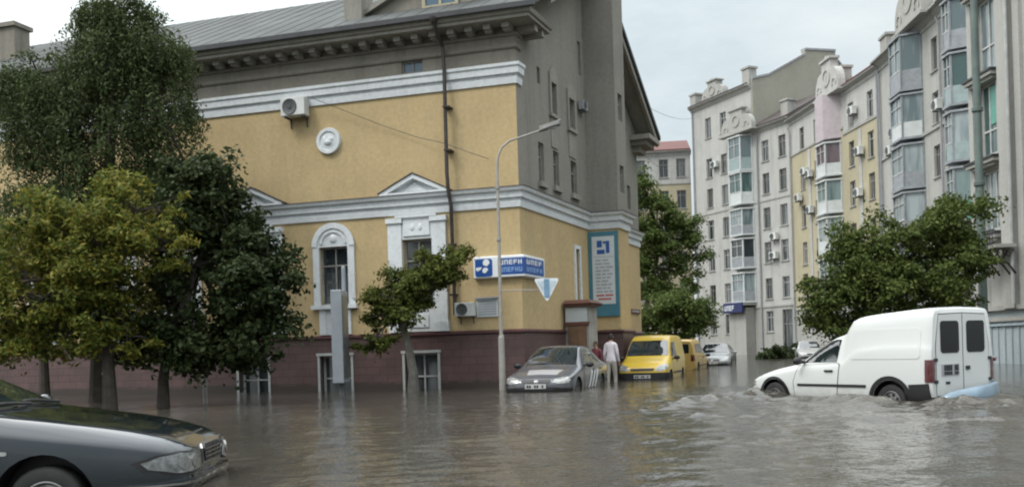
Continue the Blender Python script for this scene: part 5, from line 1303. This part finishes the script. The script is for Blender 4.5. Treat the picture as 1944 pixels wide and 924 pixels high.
for pts, A, sg, fo in (([(4.95, 18.95), (4.3, 18.4), (3.1, 16.7), (1.9, 14.5), (1.2, 12.8)], .115, .24, 1.1), ([(5.35, 19.3), (4.6, 17.9), (4.9, 16.9), (5.7, 15.4), (6.5, 14.2), (7.8, 13.9), (9.5, 14.2)], .11, .25, .95),
                       ([(4.4, 17.2), (4.2, 15.6), (5.0, 14.2), (6.4, 13.4), (8.2, 13.3)], .05, .22, .35), ([(2.6, 13.4), (3.9, 12.7), (5.2, 11.5), (6.2, 11.0)], .05, .2, .3), ([(8.4, 15.2), (9.2, 15.0), (10.5, 15.3)], .05, .25, .5),
                       ([(-2.6, 9.4), (-2.1, 10.1), (-1.5, 10.5)], .03, .1, .3), ([(6.3, 19.6), (7.3, 18.9), (8.6, 17.2)], .06, .22, .5), ([(1.5, 10.6), (2.3, 9.3), (3.4, 8.4)], .03, .2, .16)):
    d, tp = pdist(pts); d = d + .13 * n3 + .06 * n1
    env = np.exp(-(d / sg) ** 2) * np.clip(.6 + .6 * n3 + .3 * n1, 0, 1.4) * fine_
    H += A * env * (.8 + .5 * n1 + .35 * n2 + .18 * n4); foam_glint += .8 * fo * env * np.clip(.1 + .6 * n1 + .7 * n2 + .5 * n4, 0, 1)
hd_, _ = pdist([(5.4, 19.0), (6.33, 17.32), (7.0, 16.1)])
H += .05 * np.exp(-((hd_ - 1.0) / .3) ** 2) * (1 + .4 * n1); foam_glint += .55 * np.exp(-((hd_ - .92) / .2) ** 2) * np.clip(.2 + .6 * n1 + .6 * n2, 0, 1); H += agit * fine_ * (.010 * n1 + .006 * n2 + .003 * n4)
foam_glint += .45 * agit * np.clip(n2 * .7 + n1 * .5 + .3 * n4 - .5, 0, 1)
foam_glint += .5 * np.exp(-((X - 2.2) ** 2 / 2.2 + (Y - 9.5) ** 2 / 9)) * np.clip(n2 * .6 + n1 * .5 + .5 * n4 - .55, 0, 1)  # white specks painted in for sky glints on the wave faces
n, m = X.shape
me = bpy.data.meshes.new('flood_water'); idx = np.arange(n * m).reshape(n, m)
f = np.stack([idx[:-1, :-1], idx[:-1, 1:], idx[1:, 1:], idx[1:, :-1]], -1).reshape(-1, 4); nf = len(f)
me.vertices.add(n * m); me.loops.add(nf * 4); me.polygons.add(nf)
me.vertices.foreach_set('co', np.stack([X, Y, H], -1).ravel()); me.loops.foreach_set('vertex_index', f.ravel())
me.polygons.foreach_set('loop_start', np.arange(nf) * 4); me.polygons.foreach_set('loop_total', np.full(nf, 4)); me.update(calc_edges=True)
at_ = me.attributes.new('foam_glint', 'FLOAT', 'POINT'); at_.data.foreach_set('value', np.clip(foam_glint, 0, 1).ravel().astype(np.float32))
me.shade_smooth()
mw, nt, b = new_mat('flood_water')
ga = nd(nt, 'ShaderNodeAttribute'); ga.attribute_name = 'foam_glint'
fn = noise(nt, 22, 4, .75)
fm = nd(nt, 'ShaderNodeMath', operation='MULTIPLY'); nt.links.new(ga.outputs['Fac'], fm.inputs[0]); nt.links.new(ramp(nt, fn, [(.5, (0, 0, 0)), (.64, (1, 1, 1))]), fm.inputs[1])
fc = nd(nt, 'ShaderNodeMath', operation='MULTIPLY'); fc.inputs[1].default_value = .8; nt.links.new(fm.outputs[0], fc.inputs[0])
mud = ramp(nt, noise(nt, .35, 3), [(.3, (.046, .042, .034)), (.7, (.066, .061, .051))])
nt.links.new(mixc(nt, fc.outputs[0], mud, (.50, .485, .455)), b.inputs['Base Color'])
rg = nd(nt, 'ShaderNodeMapRange'); rg.inputs[3].default_value = .05; rg.inputs[4].default_value = .4; nt.links.new(fc.outputs[0], rg.inputs[0]); nt.links.new(rg.outputs[0], b.inputs['Roughness'])
b.inputs['IOR'].default_value = 1.33
hn = nd(nt, 'ShaderNodeMath', operation='ADD'); nt.links.new(noise(nt, 3.2, 3, .6), hn.inputs[0])
h2 = nd(nt, 'ShaderNodeMath', operation='MULTIPLY'); h2.inputs[1].default_value = .6; nt.links.new(noise(nt, 9, 3, .55), h2.inputs[0]); nt.links.new(h2.outputs[0], hn.inputs[1])
bump(nt, b, hn.outputs[0], .19, .1)
me.materials.append(mw); tag(link('flood_water', me), kind='structure')

# ================================================================== sky, light, camera
sun_el, sun_az = math.radians(52), math.radians(-128)          # azimuth from +Y towards +X
SD = Vector((math.sin(sun_az) * math.cos(sun_el), math.cos(sun_az) * math.cos(sun_el), math.sin(sun_el)))
world = bpy.data.worlds.new('World'); bpy.context.scene.world = world; world.use_nodes = True
nt = world.node_tree; nt.nodes.clear()
wo = nd(nt, 'ShaderNodeOutputWorld'); bg = nd(nt, 'ShaderNodeBackground'); bg.inputs['Strength'].default_value = .1
sky = nd(nt, 'ShaderNodeTexSky', sky_type='NISHITA'); sky.sun_disc = False; sky.sun_elevation = sun_el; sky.sun_rotation = sun_az; sky.dust_density = 2.5
tc = nd(nt, 'ShaderNodeTexCoord'); sp = nd(nt, 'ShaderNodeSeparateXYZ'); nt.links.new(tc.outputs['Generated'], sp.inputs[0])
grad = ramp(nt, sp.outputs['Z'], [(0, (7.0, 7.5, 7.6)), (.15, (7.4, 8.05, 8.2)), (.36, (8.8, 9.5, 9.6)), (.6, (20, 20.6, 20.8)), (1, (33, 33.5, 33.8))])
dt = nd(nt, 'ShaderNodeVectorMath', operation='DOT_PRODUCT'); nt.links.new(tc.outputs['Generated'], dt.inputs[0]); dt.inputs[1].default_value = Vector((-.93, .3, .2)).normalized()
glow = ramp(nt, dt.outputs['Value'], [(0, (.92, .92, .92)), (.35, (1.0, 1.0, 1.0)), (.75, (1.45, 1.4, 1.36)), (1, (1.7, 1.65, 1.6))])
cl = noise(nt, 3.0, 7, .62, tc.outputs['Generated'], (1, 1, 2.6))
cg = ramp(nt, cl, [(.32, (.82, .87, .895)), (.68, (1.12, 1.11, 1.10))])
cc_ = mixc(nt, 1.0, mixc(nt, 1.0, grad, glow, 'MULTIPLY'), cg, 'MULTIPLY')
nt.links.new(mixc(nt, .88, sky.outputs[0], cc_), bg.inputs['Color']); nt.links.new(bg.outputs[0], wo.inputs[0])
for nn in nt.nodes:
    if nn.type == 'MIX': nn.clamp_factor = True; nn.clamp_result = False
ld = bpy.data.lights.new('sun', 'SUN'); ld.energy = 1.3; ld.angle = math.radians(14); ld.color = (1, .96, .9)
lo = bpy.data.objects.new('sun', ld); C.objects.link(lo); lo.rotation_euler = SD.to_track_quat('Z', 'Y').to_euler(); lo.location = (0, 0, 40)

cam = bpy.data.cameras.new('camera'); co = bpy.data.objects.new('camera', cam); C.objects.link(co)
cam.sensor_width = 36; cam.lens = 36 * 1800 / 1944; cam.shift_y = 204 / 1944; cam.clip_end = 2000; cam.clip_start = .05
co.matrix_world = Matrix.Translation((0, 0, 1.0)) @ Matrix.Rotation(PI / 2, 4, 'X') @ Matrix.Rotation(-.03, 4, 'Z')
sc = bpy.context.scene; sc.camera = co
sc.view_settings.view_transform = 'Standard'; sc.view_settings.look = 'None'; sc.view_settings.gamma = 1; sc.view_settings.use_curve_mapping = False
sc.view_settings.exposure = EXPOSURE
sc.render.engine = 'CYCLES'; sc.cycles.use_denoising = True; sc.cycles.max_bounces = 6; sc.cycles.diffuse_bounces = 3; sc.cycles.glossy_bounces = 4; sc.cycles.transmission_bounces = 4
sc.cycles.filter_width = 2.1; sc.cycles.caustics_reflective = False; sc.cycles.caustics_refractive = False
